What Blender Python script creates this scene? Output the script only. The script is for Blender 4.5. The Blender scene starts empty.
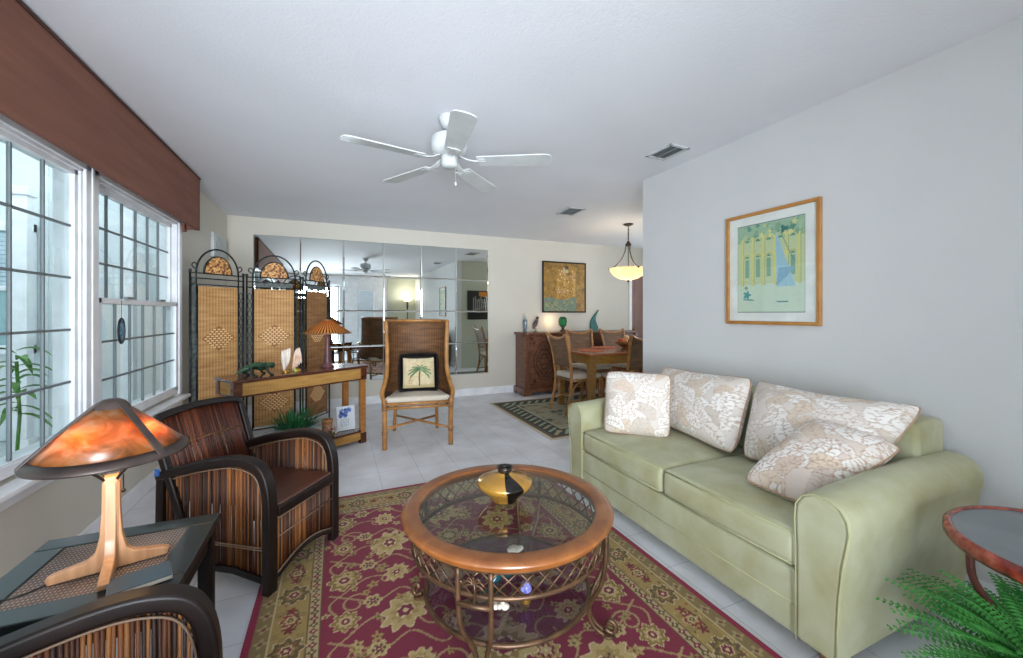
import bpy, bmesh, math, random
import numpy as np
from mathutils import Vector, Matrix
C = bpy.context.scene.collection
PI = math.pi
rnd = random.Random(7)

# ------------------------------------------------------------------ camera
cam = bpy.data.cameras.new('camera'); camo = bpy.data.objects.new('camera', cam); C.objects.link(camo)
camo.location = (0, 0, 1.245); camo.rotation_euler = (PI/2, 0, -math.radians(23.5))
cam.sensor_width = 36; cam.lens = 36*402/1023; cam.shift_y = -15.5/1023; cam.clip_start = 0.02
bpy.context.scene.camera = camo
S = bpy.context.scene
S.view_settings.view_transform = 'Standard'; S.view_settings.look = 'None'
S.view_settings.gamma = 1; S.view_settings.use_curve_mapping = False
S.view_settings.exposure = 0.75
S.cycles.max_bounces = 10; S.cycles.diffuse_bounces = 6; S.cycles.transparent_max_bounces = 16

# ------------------------------------------------------------------ sky, daylight and added fill lights
w = bpy.data.worlds.new('world'); S.world = w; w.use_nodes = True
wn = w.node_tree; wn.nodes['Background'].inputs[0].default_value = (0.80, 0.90, 1.0, 1); wn.nodes['Background'].inputs[1].default_value = 1.9

def area(name, loc, rot, sx, sy, power, col=(1, 1, 1)):
    l = bpy.data.lights.new(name, 'AREA'); l.shape = 'RECTANGLE'; l.size = sx; l.size_y = sy; l.energy = power; l.color = col
    o = bpy.data.objects.new(name, l); C.objects.link(o); o.location = loc; o.rotation_euler = rot; return o
def point(name, loc, power, col, r=0.03):
    l = bpy.data.lights.new(name, 'POINT'); l.energy = power; l.color = col; l.shadow_soft_size = r
    o = bpy.data.objects.new(name, l); C.objects.link(o); o.location = loc; return o
XLW = -1.22
# daylight through the glass doors behind the camera then two added fill lights, both unseen
area('daylight_glass_doors', (-0.40, -1.99, 1.06), (math.radians(97.5), 0, math.radians(-11)), 1.15, 2.0, 47, (0.84, 0.92, 1.0)).data.spread = math.radians(75)
area('added_fill_dining', (5.44, 4.2, 1.45), (math.radians(122), 0, math.radians(90)), 1.8, 1.3, 6, (0.84, 0.92, 1.0))  # added unseen fill for the dining end, at a made-up opening
area('added_fill_left', (XLW-0.03, -0.45, 1.30), (math.radians(108), 0, math.radians(-90)), 1.5, 1.35, 7, (0.80, 0.90, 1.0))  # added fill behind the camera, in a made-up opening of the left wall

# ------------------------------------------------------------------ helpers
def lin(c):
    if isinstance(c, str):
        c = [int(c[i:i+2], 16)/255 for i in (0, 2, 4)]
    return tuple((x/12.92 if x <= 0.04045 else ((x+0.055)/1.055)**2.4) for x in c)
def col4(c): return (*lin(c), 1)

def newmat(name):
    m = bpy.data.materials.new(name); m.use_nodes = True
    nt = m.node_tree; return m, nt, nt.nodes['Principled BSDF'], nt.nodes, nt.links
def ramp(nodes, stops):
    r = nodes.new('ShaderNodeValToRGB'); e = r.color_ramp.elements
    while len(e) < len(stops): e.new(0.5)
    for k, (p, c) in enumerate(stops): e[k].position = p; e[k].color = col4(c)
    return r
def coords(nodes, links, scale=(1, 1, 1), kind='Object'):
    t = nodes.new('ShaderNodeTexCoord'); mp = nodes.new('ShaderNodeMapping'); mp.inputs['Scale'].default_value = scale
    links.new(t.outputs[kind], mp.inputs[0]); return mp.outputs[0]
def noise_mat(name, stops, scale=5, rough=0.6, stretch=(1, 1, 1), metallic=0, bump=0, detail=4, dist=0, bscale=None, sheen=0, coat=0, spec=None):
    m, nt, b, N, L = newmat(name)
    v = coords(N, L, stretch)
    n = N.new('ShaderNodeTexNoise'); n.inputs['Scale'].default_value = scale; n.inputs['Detail'].default_value = detail; n.inputs['Distortion'].default_value = dist
    L.new(v, n.inputs['Vector'])
    r = ramp(N, stops); L.new(n.outputs['Fac'], r.inputs[0]); L.new(r.outputs[0], b.inputs['Base Color'])
    b.inputs['Roughness'].default_value = rough; b.inputs['Metallic'].default_value = metallic
    if sheen: b.inputs['Sheen Weight'].default_value = sheen
    if coat: b.inputs['Coat Weight'].default_value = coat; b.inputs['Coat Roughness'].default_value = 0.12
    if spec is not None: b.inputs['Specular IOR Level'].default_value = spec
    if bump:
        n2 = n
        if bscale:
            n2 = N.new('ShaderNodeTexNoise'); n2.inputs['Scale'].default_value = bscale; L.new(v, n2.inputs['Vector'])
        bp = N.new('ShaderNodeBump'); bp.inputs['Strength'].default_value = bump; bp.inputs['Distance'].default_value = 0.01
        L.new(n2.outputs['Fac'], bp.inputs['Height']); L.new(bp.outputs[0], b.inputs['Normal'])
    return m
def flat(name, c, rough=0.6, **k): return noise_mat(name, [(0.35, c), (0.65, tuple(min(1, x*1.06) for x in (c if not isinstance(c, str) else [int(c[i:i+2], 16)/255 for i in (0, 2, 4)])))], 8, rough, **k)
def emit(name, c, s):
    m, nt, b, N, L = newmat(name); b.inputs['Base Color'].default_value = col4(c)
    b.inputs['Emission Color'].default_value = col4(c); b.inputs['Emission Strength'].default_value = s; return m
def glass(name, tint, rough=0.0, ior=1.45, refl=1.0, opac=0.0, oc='888888'):
    """clear pane: fresnel reflection over a (tinted) see-through sheet"""
    m, nt, b, N, L = newmat(name); N.remove(b); out = N['Material Output']
    tr = N.new('ShaderNodeBsdfTransparent'); tr.inputs[0].default_value = col4(tint)
    gl = N.new('ShaderNodeBsdfGlossy'); gl.inputs['Roughness'].default_value = rough
    g_ = N.new('ShaderNodeNewGeometry'); dt = N.new('ShaderNodeVectorMath'); dt.operation = 'DOT_PRODUCT'; L.new(g_.outputs['Incoming'], dt.inputs[0]); L.new(g_.outputs['Normal'], dt.inputs[1])
    def mth(op, a, b_=None):
        x = N.new('ShaderNodeMath'); x.operation = op; x.use_clamp = op != 'ABSOLUTE'
        for i_, q in ((0, a), (1, b_)):
            if q is None: continue
            if isinstance(q, (int, float)): x.inputs[i_].default_value = q
            else: L.new(q, x.inputs[i_])
        return x.outputs[0]
    f0 = ((ior-1)/(ior+1))**2
    fres = mth('ADD', mth('MULTIPLY', mth('POWER', mth('SUBTRACT', 1.0, mth('ABSOLUTE', dt.outputs['Value'])), 5.0), 1-f0), f0)
    mx = N.new('ShaderNodeMixShader'); L.new(fres, mx.inputs[0]); L.new(tr.outputs[0], mx.inputs[1]); L.new(gl.outputs[0], mx.inputs[2])
    src = mx.outputs[0]
    if opac:
        d = N.new('ShaderNodeBsdfDiffuse'); d.inputs[0].default_value = col4(oc); m2 = N.new('ShaderNodeMixShader'); m2.inputs[0].default_value = opac
        L.new(src, m2.inputs[1]); L.new(d.outputs[0], m2.inputs[2]); src = m2.outputs[0]
    L.new(src, out.inputs[0]); return m
def island_mat(name, stops, rough=0.45, coat=0.0):
    m, nt, b, N, L = newmat(name); g = N.new('ShaderNodeNewGeometry'); r = ramp(N, stops)
    L.new(g.outputs['Random Per Island'], r.inputs[0])
    v = coords(N, L, (30, 30, 6)); n = N.new('ShaderNodeTexNoise'); n.inputs['Scale'].default_value = 2; L.new(v, n.inputs['Vector'])
    mx = N.new('ShaderNodeMix'); mx.data_type = 'RGBA'; mx.blend_type = 'MULTIPLY'; mx.inputs[0].default_value = 0.5
    L.new(r.outputs[0], mx.inputs[6]); L.new(n.outputs['Fac'], mx.inputs[7]); L.new(mx.outputs[2], b.inputs['Base Color'])
    b.inputs['Roughness'].default_value = rough; b.inputs['Coat Weight'].default_value = coat; return m
def weave_mat(name, c1, c2, c3, fx=60, fz=60, rough=0.6, axis='X', axis2='Z'):
    """basket weave: two crossed waves"""
    m, nt, b, N, L = newmat(name); v = coords(N, L)
    def wv(d, s):
        x = N.new('ShaderNodeTexWave'); x.bands_direction = d; x.inputs['Scale'].default_value = s; x.inputs['Distortion'].default_value = 0.6; x.inputs['Detail'].default_value = 1
        L.new(v, x.inputs['Vector']); return x
    a, c = wv(axis, fx), wv(axis2, fz)
    ma = N.new('ShaderNodeMath'); ma.operation = 'MULTIPLY'; L.new(a.outputs['Fac'], ma.inputs[0]); L.new(c.outputs['Fac'], ma.inputs[1])
    n = N.new('ShaderNodeTexNoise'); n.inputs['Scale'].default_value = 14; mp = coords(N, L, (0.4, 0.4, 3)); L.new(mp, n.inputs['Vector'])
    ad = N.new('ShaderNodeMath'); ad.operation = 'MULTIPLY_ADD'; ad.inputs[1].default_value = 0.5; L.new(ma.outputs[0], ad.inputs[0])
    mu = N.new('ShaderNodeMath'); mu.operation = 'MULTIPLY'; mu.inputs[1].default_value = 0.75; L.new(n.outputs['Fac'], mu.inputs[0]); L.new(mu.outputs[0], ad.inputs[2])
    r = ramp(N, [(0.2, c1), (0.5, c2), (0.85, c3)]); L.new(ad.outputs[0], r.inputs[0]); L.new(r.outputs[0], b.inputs['Base Color'])
    bp = N.new('ShaderNodeBump'); bp.inputs['Strength'].default_value = 0.5; bp.inputs['Distance'].default_value = 0.004
    L.new(ma.outputs[0], bp.inputs['Height']); L.new(bp.outputs[0], b.inputs['Normal']); b.inputs['Roughness'].default_value = rough; return m
def wood(name, c1, c2, stretch=(2, 14, 14), rough=0.35, coat=0.3, scale=3):
    return noise_mat(name, [(0.3, c1), (0.7, c2)], scale, rough, stretch, dist=1.2, coat=coat)
def attr_mat(name, rough=0.8, bump=0.0, sheen=0, noise=0.25, coat=0):
    m, nt, b, N, L = newmat(name); a = N.new('ShaderNodeAttribute'); a.attribute_name = 'Col'
    n = N.new('ShaderNodeTexNoise'); n.inputs['Scale'].default_value = 160; L.new(coords(N, L), n.inputs['Vector'])
    mx = N.new('ShaderNodeMix'); mx.data_type = 'RGBA'; mx.blend_type = 'SOFT_LIGHT'; mx.inputs[0].default_value = noise
    L.new(a.outputs['Color'], mx.inputs[6]); L.new(n.outputs['Fac'], mx.inputs[7]); L.new(mx.outputs[2], b.inputs['Base Color'])
    b.inputs['Roughness'].default_value = rough; b.inputs['Sheen Weight'].default_value = sheen
    if coat: b.inputs['Coat Weight'].default_value = coat; b.inputs['Coat Roughness'].default_value = 0.03
    if bump:
        bp = N.new('ShaderNodeBump'); bp.inputs['Strength'].default_value = bump; bp.inputs['Distance'].default_value = 0.004
        L.new(n.outputs['Fac'], bp.inputs['Height']); L.new(bp.outputs[0], b.inputs['Normal'])
    return m

# ---- objects
def obj(name, bm, m, parent=None, smooth=False, bevel=0, seg=2, loc=None, rotz=None):
    me = bpy.data.meshes.new(name)
    if isinstance(bm, bmesh.types.BMesh):
        bmesh.ops.recalc_face_normals(bm, faces=bm.faces[:])
        bm.to_mesh(me); bm.free()
    o = bpy.data.objects.new(name, me); C.objects.link(o)
    for x in (m if isinstance(m, (list, tuple)) else [m]): me.materials.append(x)
    if parent: o.parent = parent
    if smooth:
        me.polygons.foreach_set('use_smooth', [True]*len(me.polygons))
    if bevel:
        b = o.modifiers.new('bevel', 'BEVEL'); b.width = bevel; b.segments = seg; b.limit_method = 'ANGLE'; b.angle_limit = math.radians(40)
        me.polygons.foreach_set('use_smooth', [True]*len(me.polygons))
        wn_ = o.modifiers.new('normals', 'WEIGHTED_NORMAL'); wn_.keep_sharp = True
    if loc: o.location = loc
    if rotz is not None: o.rotation_euler = (0, 0, rotz)
    return o
def tag(o, label, cat, group=None, kind=None):
    o['label'] = label; o['category'] = cat
    if group: o['group'] = group
    if kind: o['kind'] = kind
    return o
def thing(name, label, cat, loc=(0, 0, 0), rotz=0, group=None):
    o = bpy.data.objects.new(name, None); C.objects.link(o); o.empty_display_size = 0.1
    o.location = loc; o.rotation_euler = (0, 0, rotz); return tag(o, label, cat, group)
def struct(o): o['kind'] = 'structure'; return o
def dup(root, loc, rotz, label, group=None):
    r = root.copy(); C.objects.link(r); r.location = loc; r.rotation_euler = (0, 0, rotz); r['label'] = label
    if group: r['group'] = group
    for ch in list(root.children):
        c = ch.copy(); C.objects.link(c); c.parent = r
        for g in ch.children:
            d = g.copy(); C.objects.link(d); d.parent = c
    return r
def BM(): return bmesh.new()

# ---- shapes (each adds to a bmesh)
def box(bm, c, s, rot=None):
    M = Matrix.Translation(Vector(c)) @ (rot.to_4x4() if rot is not None else Matrix.Identity(4)) @ Matrix.Diagonal((*s, 1))
    bmesh.ops.create_cube(bm, size=1, matrix=M); return bm
def b2(bm, x0, x1, y0, y1, z0, z1): return box(bm, ((x0+x1)/2, (y0+y1)/2, (z0+z1)/2), (abs(x1-x0), abs(y1-y0), abs(z1-z0)))
def rz(a): return Matrix.Rotation(a, 3, 'Z')
def ry(a): return Matrix.Rotation(a, 3, 'Y')
def rx(a): return Matrix.Rotation(a, 3, 'X')
def tube(bm, pts, r, n=8, closed=False):
    pts = [Vector(p) for p in pts]; m = len(pts)
    rs = r if isinstance(r, (list, tuple)) else [r]*m
    prev = None; rings = []
    for i, p in enumerate(pts):
        if closed: t = (pts[(i+1) % m]-pts[i-1])
        else: t = pts[min(i+1, m-1)]-pts[max(i-1, 0)]
        t.normalize()
        if prev is None:
            a = Vector((0, 0, 1)) if abs(t.z) < 0.9 else Vector((1, 0, 0)); u = t.cross(a).normalized()
        else: u = (prev - t*prev.dot(t)); u = u.normalized() if u.length > 1e-6 else t.orthogonal().normalized()
        prev = u; v = t.cross(u)
        rings.append([bm.verts.new(p+(u*math.cos(2*PI*k/n)+v*math.sin(2*PI*k/n))*rs[i]) for k in range(n)])
    for i in range(m if closed else m-1):
        A, B = rings[i], rings[(i+1) % m]
        for k in range(n): bm.faces.new((A[k], A[(k+1) % n], B[(k+1) % n], B[k]))
    if not closed:
        bm.faces.new(rings[0]); bm.faces.new(rings[-1])
    return bm
def sweep(bm, pts, side, a, b, closed=False):
    """rectangular section along pts: a in-plane thickness, b along the 'side' axis"""
    pts = [Vector(p) for p in pts]; side = Vector(side).normalized(); m = len(pts); rings = []
    for i, p in enumerate(pts):
        t = (pts[(i+1) % m]-pts[i-1]) if closed else (pts[min(i+1, m-1)]-pts[max(i-1, 0)])
        n = t.cross(side).normalized(); aa = a[i] if isinstance(a, (list, tuple)) else a
        rings.append([bm.verts.new(p+n*aa/2*s1+side*b/2*s2) for s1, s2 in ((-1, -1), (1, -1), (1, 1), (-1, 1))])
    for i in range(m if closed else m-1):
        A, B = rings[i], rings[(i+1) % m]
        for k in range(4): bm.faces.new((A[k], A[(k+1) % 4], B[(k+1) % 4], B[k]))
    if not closed: bm.faces.new(rings[0]); bm.faces.new(rings[-1])
    return bm
def lathe(bm, prof, n=32, c=(0, 0, 0), closed=False):
    rings = []
    for r, z in prof:
        if r < 1e-5: rings.append([bm.verts.new((c[0], c[1], c[2]+z))])
        else: rings.append([bm.verts.new((c[0]+r*math.cos(2*PI*k/n), c[1]+r*math.sin(2*PI*k/n), c[2]+z)) for k in range(n)])
    m = len(rings)
    for i in range(m if closed else m-1):
        A, B = rings[i], rings[(i+1) % m]
        for k in range(n):
            k2 = (k+1) % n
            if len(A) == 1 and len(B) == 1: continue
            if len(A) == 1: bm.faces.new((A[0], B[k], B[k2]))
            elif len(B) == 1: bm.faces.new((A[k], A[k2], B[0]))
            else: bm.faces.new((A[k], A[k2], B[k2], B[k]))
    return bm
def prism(bm, poly, axis, d0, d1):
    """extrude a 2D outline; axis = 'X' (poly in y,z), 'Y' (x,z), 'Z' (x,y)"""
    def P(p, d): return {'X': (d, p[0], p[1]), 'Y': (p[0], d, p[1]), 'Z': (p[0], p[1], d)}[axis]
    A = [bm.verts.new(P(p, d0)) for p in poly]; B = [bm.verts.new(P(p, d1)) for p in poly]; n = len(poly)
    bm.faces.new(A); bm.faces.new(B[::-1])
    for k in range(n): bm.faces.new((A[k], A[(k+1) % n], B[(k+1) % n], B[k]))
    return bm
def blob(bm, c, s, rot=None, e=2.0, n=16, m=10):
    """superellipsoid"""
    def pw(v, p): return math.copysign(abs(v)**p, v)
    ex = 2/e; R = rot if rot is not None else Matrix.Identity(3); rings = []
    for i in range(m+1):
        ph = -PI/2+PI*i/m
        if i in (0, m): rings.append([bm.verts.new(Vector(c)+R@Vector((0, 0, s[2]*pw(math.sin(ph), ex))))]); continue
        rings.append([bm.verts.new(Vector(c)+R@Vector((s[0]*pw(math.cos(ph), ex)*pw(math.cos(2*PI*k/n), ex), s[1]*pw(math.cos(ph), ex)*pw(math.sin(2*PI*k/n), ex), s[2]*pw(math.sin(ph), ex)))) for k in range(n)])
    for i in range(m):
        A, B = rings[i], rings[i+1]
        for k in range(n):
            k2 = (k+1) % n
            if len(A) == 1: bm.faces.new((A[0], B[k2], B[k]))
            elif len(B) == 1: bm.faces.new((A[k], A[k2], B[0]))
            else: bm.faces.new((A[k], A[k2], B[k2], B[k]))
    return bm
def bez(P, n=12):
    P = [Vector(p) for p in P]; out = []
    for i in range(n+1):
        t = i/n; Q = P[:]
        while len(Q) > 1: Q = [Q[k].lerp(Q[k+1], t) for k in range(len(Q)-1)]
        out.append(Q[0])
    return out
def spline(P, n=6):
    """Catmull-Rom through the points"""
    P = [Vector(p) for p in P]; Q = [P[0]*2-P[1]]+P+[P[-1]*2-P[-2]]; out = []
    for i in range(1, len(Q)-2):
        for k in range(n):
            t = k/n; a, b, c, d = Q[i-1:i+3]
            out.append(0.5*((2*b)+(c-a)*t+(2*a-5*b+4*c-d)*t*t+(-a+3*b-3*c+d)*t**3))
    out.append(P[-1]); return out
def arc(cx, cz, r, a0, a1, n=12, y=0.0, rzz=None):
    return [(cx+r*math.cos(a0+(a1-a0)*k/n), y, cz+(rzz or r)*math.sin(a0+(a1-a0)*k/n)) for k in range(n+1)]
def pillow_bm(corners, t, n=20, pinch=0.06, sag=0.0):
    """corners: lower-left, lower-right, upper-right, upper-left seen from the front"""
    c = [Vector(p) for p in corners]; nrm = (c[1]-c[0]).cross(c[3]-c[0]).normalized(); cen = sum(c, Vector())/4; bm = BM()
    def base(u, v):
        p = (c[0]*(1-u)*(1-v)+c[1]*u*(1-v)+c[2]*u*v+c[3]*(1-u)*v)
        a, b = 2*u-1, 2*v-1
        k = 1-pinch*((1-a*a)*abs(b)**3+(1-b*b)*abs(a)**3)-0.075*(abs(a*b))**5
        q = cen+(p-cen)*k
        q.z -= sag*(1-a*a)*max(0, b)
        return q
    def th(u, v):
        a, b = abs(2*u-1), abs(2*v-1)
        return t/2*((1-a**3.0)*(1-b**3.0))**0.55
    F = [[None]*(n+1) for _ in range(n+1)]; K = [[None]*(n+1) for _ in range(n+1)]
    for i in range(n+1):
        for j in range(n+1):
            u, v = i/n, j/n; p = base(u, v); h = th(u, v)
            F[i][j] = bm.verts.new(p+nrm*h)
            K[i][j] = F[i][j] if i in (0, n) or j in (0, n) else bm.verts.new(p-nrm*h)
    for i in range(n):
        for j in range(n):
            bm.faces.new((F[i][j], F[i+1][j], F[i+1][j+1], F[i][j+1]))
            q = (K[i][j], K[i][j+1], K[i+1][j+1], K[i+1][j])
            try: bm.faces.new(q)
            except ValueError: pass
    rim = [F[i][0].co.copy() for i in range(n)]+[F[n][j].co.copy() for j in range(n)]+[F[i][n].co.copy() for i in range(n, 0, -1)]+[F[0][j].co.copy() for j in range(n, 0, -1)]
    return bm, rim
# ---- a small raster painter; its pixels become vertex colours of a fine grid (surface pattern)
class Canvas:
    def __init__(s, w, h, res, bg):
        s.w, s.h, s.res = w, h, res; s.nx, s.ny = int(round(w/res))+1, int(round(h/res))+1
        s.a = np.zeros((s.ny, s.nx, 3)); s.a[:] = lin(bg)
        s.X, s.Y = np.meshgrid(np.linspace(0, w, s.nx), np.linspace(0, h, s.ny))
    def win(s, x, y, r):
        i0, i1 = max(0, int((x-r)/s.res)), min(s.nx, int((x+r)/s.res)+2); j0, j1 = max(0, int((y-r)/s.res)), min(s.ny, int((y+r)/s.res)+2)
        return slice(j0, j1), slice(i0, i1)
    def mask(s, f, c, alpha=1.0):
        m = f(s.X, s.Y); s.a[m] = s.a[m]*(1-alpha)+np.array(lin(c))*alpha
    def rect(s, x0, x1, y0, y1, c, alpha=1.0): s.mask(lambda X, Y: (X >= x0) & (X <= x1) & (Y >= y0) & (Y <= y1), c, alpha)
    def flower(s, x, y, R, n, c, amp=0.2, ph=0, sx=1, sy=1, rot=0):
        W = s.win(x, y, R*1.5*max(sx, sy)); X, Y = s.X[W]-x, s.Y[W]-y
        X, Y = X*math.cos(rot)+Y*math.sin(rot), -X*math.sin(rot)+Y*math.cos(rot); X, Y = X/sx, Y/sy
        r, t = np.hypot(X, Y), np.arctan2(Y, X); m = r < R*(1+amp*np.cos(n*t+ph)); s.a[W][m] = lin(c)
    def line(s, pts, wd, c):
        for (x0, y0), (x1, y1) in zip(pts, pts[1:]):
            L = math.hypot(x1-x0, y1-y0); k = max(1, int(L/s.res/0.7))
            for i in range(k+1):
                x, y = x0+(x1-x0)*i/k, y0+(y1-y0)*i/k; W = s.win(x, y, wd); m = np.hypot(s.X[W]-x, s.Y[W]-y) < wd/2; s.a[W][m] = lin(c)
    def mesh(s, name, m, parent, mapf):
        """mapf(X, Y) -> (x, y, z) arrays"""
        me = bpy.data.meshes.new(name); n = s.nx*s.ny; co = np.stack(mapf(s.X, s.Y), -1).reshape(-1, 3)
        idx = np.arange(n).reshape(s.ny, s.nx); q = np.stack([idx[:-1, :-1], idx[:-1, 1:], idx[1:, 1:], idx[1:, :-1]], -1).reshape(-1, 4)
        me.vertices.add(n); me.vertices.foreach_set('co', co.ravel())
        me.loops.add(q.size); me.loops.foreach_set('vertex_index', q.ravel().astype(np.int32))
        me.polygons.add(len(q)); me.polygons.foreach_set('loop_start', np.arange(0, q.size, 4, dtype=np.int32)); me.polygons.foreach_set('loop_total', np.full(len(q), 4, dtype=np.int32))
        me.update(calc_edges=True)
        at = me.color_attributes.new('Col', 'FLOAT_COLOR', 'POINT'); cc = np.ones((n, 4)); cc[:, :3] = s.a.reshape(-1, 3); at.data.foreach_set('color', cc.ravel())
        me.polygons.foreach_set('use_smooth', [True]*len(q))
        me.materials.append(m); o = bpy.data.objects.new(name, me); C.objects.link(o)
        if parent: o.parent = parent
        return o

# ------------------------------------------------------------------ materials
M = {}
M['wall'] = noise_mat('painted_wall', [(0.3, 'cfcfce'), (0.7, 'd3d3d2')], 2, 0.75, bump=0.12, bscale=150)
M['wall_warm'] = noise_mat('cream_painted_wall', [(0.3, 'cfc9bd'), (0.7, 'd3cdc1')], 2, 0.75, bump=0.12, bscale=150)
M['wall_green'] = noise_mat('sage_painted_wall', [(0.3, 'b9bba8'), (0.7, 'bdbfac')], 2, 0.75)
M['ceiling'] = noise_mat('ceiling_paint', [(0.3, 'e2e3e8'), (0.7, 'e6e7ec')], 2, 0.85, bump=0.16, bscale=90)
M['trim'] = flat('white_trim', 'e6e7ea', 0.35)
M['white'] = flat('white_plastic', 'bfc2c2', 0.4)
M['dark_metal'] = noise_mat('wrought_iron', [(0.4, '1e2325'), (0.6, '39413f')], 30, 0.45, metallic=0.6)
M['black'] = flat('black_paint', '191514', 0.35)

def tile_mat():
    m, nt, b, N, L = newmat('floor_tile'); v = coords(N, L)
    br = N.new('ShaderNodeTexBrick'); br.offset = 0.0; br.inputs['Scale'].default_value = 1; br.inputs['Brick Width'].default_value = 0.3; br.inputs['Row Height'].default_value = 0.3
    br.inputs['Mortar Size'].default_value = 0.0022; br.inputs['Mortar Smooth'].default_value = 0.4
    br.inputs['Color1'].default_value = col4('e8e9ef'); br.inputs['Color2'].default_value = col4('ecedf3'); br.inputs['Mortar'].default_value = col4('bfc0c4')
    L.new(v, br.inputs['Vector'])
    n = N.new('ShaderNodeTexNoise'); n.inputs['Scale'].default_value = 3.5; n.inputs['Detail'].default_value = 6; L.new(v, n.inputs['Vector'])
    r = ramp(N, [(0.3, 'd8d6d2'), (0.7, 'ffffff')]); L.new(n.outputs['Fac'], r.inputs[0])
    mx = N.new('ShaderNodeMix'); mx.data_type = 'RGBA'; mx.blend_type = 'MULTIPLY'; mx.inputs[0].default_value = 0.7
    L.new(br.outputs[0], mx.inputs[6]); L.new(r.outputs[0], mx.inputs[7]); L.new(mx.outputs[2], b.inputs['Base Color'])
    bp = N.new('ShaderNodeBump'); bp.inputs['Strength'].default_value = 0.2; bp.inputs['Distance'].default_value = 0.002; bp.invert = True
    L.new(br.outputs['Fac'], bp.inputs['Height']); L.new(bp.outputs[0], b.inputs['Normal']); b.inputs['Roughness'].default_value = 0.42; return m
M['floor'] = tile_mat()

# ------------------------------------------------------------------ room shell
XL, XR, YB, YC, YR, XD, H = -1.22, 2.53, 5.85, 2.85, -1.9, 5.5, 2.44
struct(obj('floor', b2(BM(), XL-0.12, XD+0.1, YR-0.1, YB+0.1, -0.1, 0), M['floor']))
struct(obj('ceiling', b2(BM(), XL-0.12, XD+0.1, YR-0.1, YB+0.1, H, H+0.1), M['ceiling']))
# left wall with two window openings, plus an added unseen one for the fill
W1 = (0.85, 2.845, 0.60, 2.02); W2 = (2.93, 4.215, 0.60, 2.02)
bm = BM(); x0, x1 = XL-0.12, XL
b2(bm, x0, x1, YR, YB, 0, 0.555); b2(bm, x0, x1, YR, YB, 2.03, H)
b2(bm, x0, x1, YR, -1.25, 0.555, 2.03); b2(bm, x0, x1, 0.35, W1[0], 0.555, 2.03); b2(bm, x0, x1, W1[1], W2[0], 0.555, 2.03); b2(bm, x0, x1, W2[1], YB, 0.555, 2.03)
struct(obj('wall_left', bm, M['wall_warm']))
# back wall, with a door opening at the far right
DX0, DX1 = 4.93, 5.46
bm = BM(); b2(bm, XL-0.12, DX0, YB, YB+0.1, 0, H); b2(bm, DX1, XD+0.1, YB, YB+0.1, 0, H); b2(bm, DX0, DX1, YB, YB+0.1, 2.03, H)
struct(obj('wall_back', bm, M['wall_warm']))
bm = BM(); b2(bm, XR, XR+0.12, YR-0.1, YC, 0, H)
struct(obj('wall_right', bm, M['wall']))
struct(obj('wall_dining_front', b2(BM(), XR+0.12, XD, YC-0.12, YC-0.0002, 0, H), M['wall_green']))
# dining room side wall, with an unseen opening added for the fill light
bm = BM(); b2(bm, XD, XD+0.1, YC-0.12, YB, 0, 0.75); b2(bm, XD, XD+0.1, YC-0.12, YB, 2.15, H); b2(bm, XD, XD+0.1, YC-0.12, 3.25, 0.75, 2.15); b2(bm, XD, XD+0.1, 5.15, YB, 0.75, 2.15)
struct(obj('wall_dining_side', bm, M['wall_green']))
# rear wall (behind the camera): glass doors on the left, a doorway on the right
bm = BM(); y0, y1 = YR-0.1, YR
b2(bm, XL-0.12, -1.0, y0, y1, 0, H); b2(bm, -1.0, 0.2, y0, y1, 2.13, H); b2(bm, 0.2, 0.72, y0, y1, 0, H); b2(bm, 0.72, 1.22, y0, y1, 1.98, H); b2(bm, 1.22, 1.62, y0, y1, 0, H)
struct(obj('wall_rear', bm, M['trim']))
struct(obj('wall_rear_right', b2(BM(), 1.62, XR, y0, y1+0.03, 0, H), M['wall_green']))
bm = b2(BM(), 0.60, 1.34, YR-0.9, YR-0.85, 0, H); struct(obj('wall_hall', bm, flat('hall_grey_paint', '8f9194', 0.8)))
# baseboards
struct(obj('baseboard_back', b2(BM(), XL, DX0-0.07, YB-0.015, YB, 0, 0.11), M['trim'], bevel=0.004))
struct(obj('baseboard_left', b2(BM(), XL, XL+0.015, YR, YB-0.015, 0, 0.11), M['trim'], bevel=0.004))
struct(obj('baseboard_right', b2(BM(), XR-0.015, XR, YR, YC, 0, 0.11), M['trim'], bevel=0.004))

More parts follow.
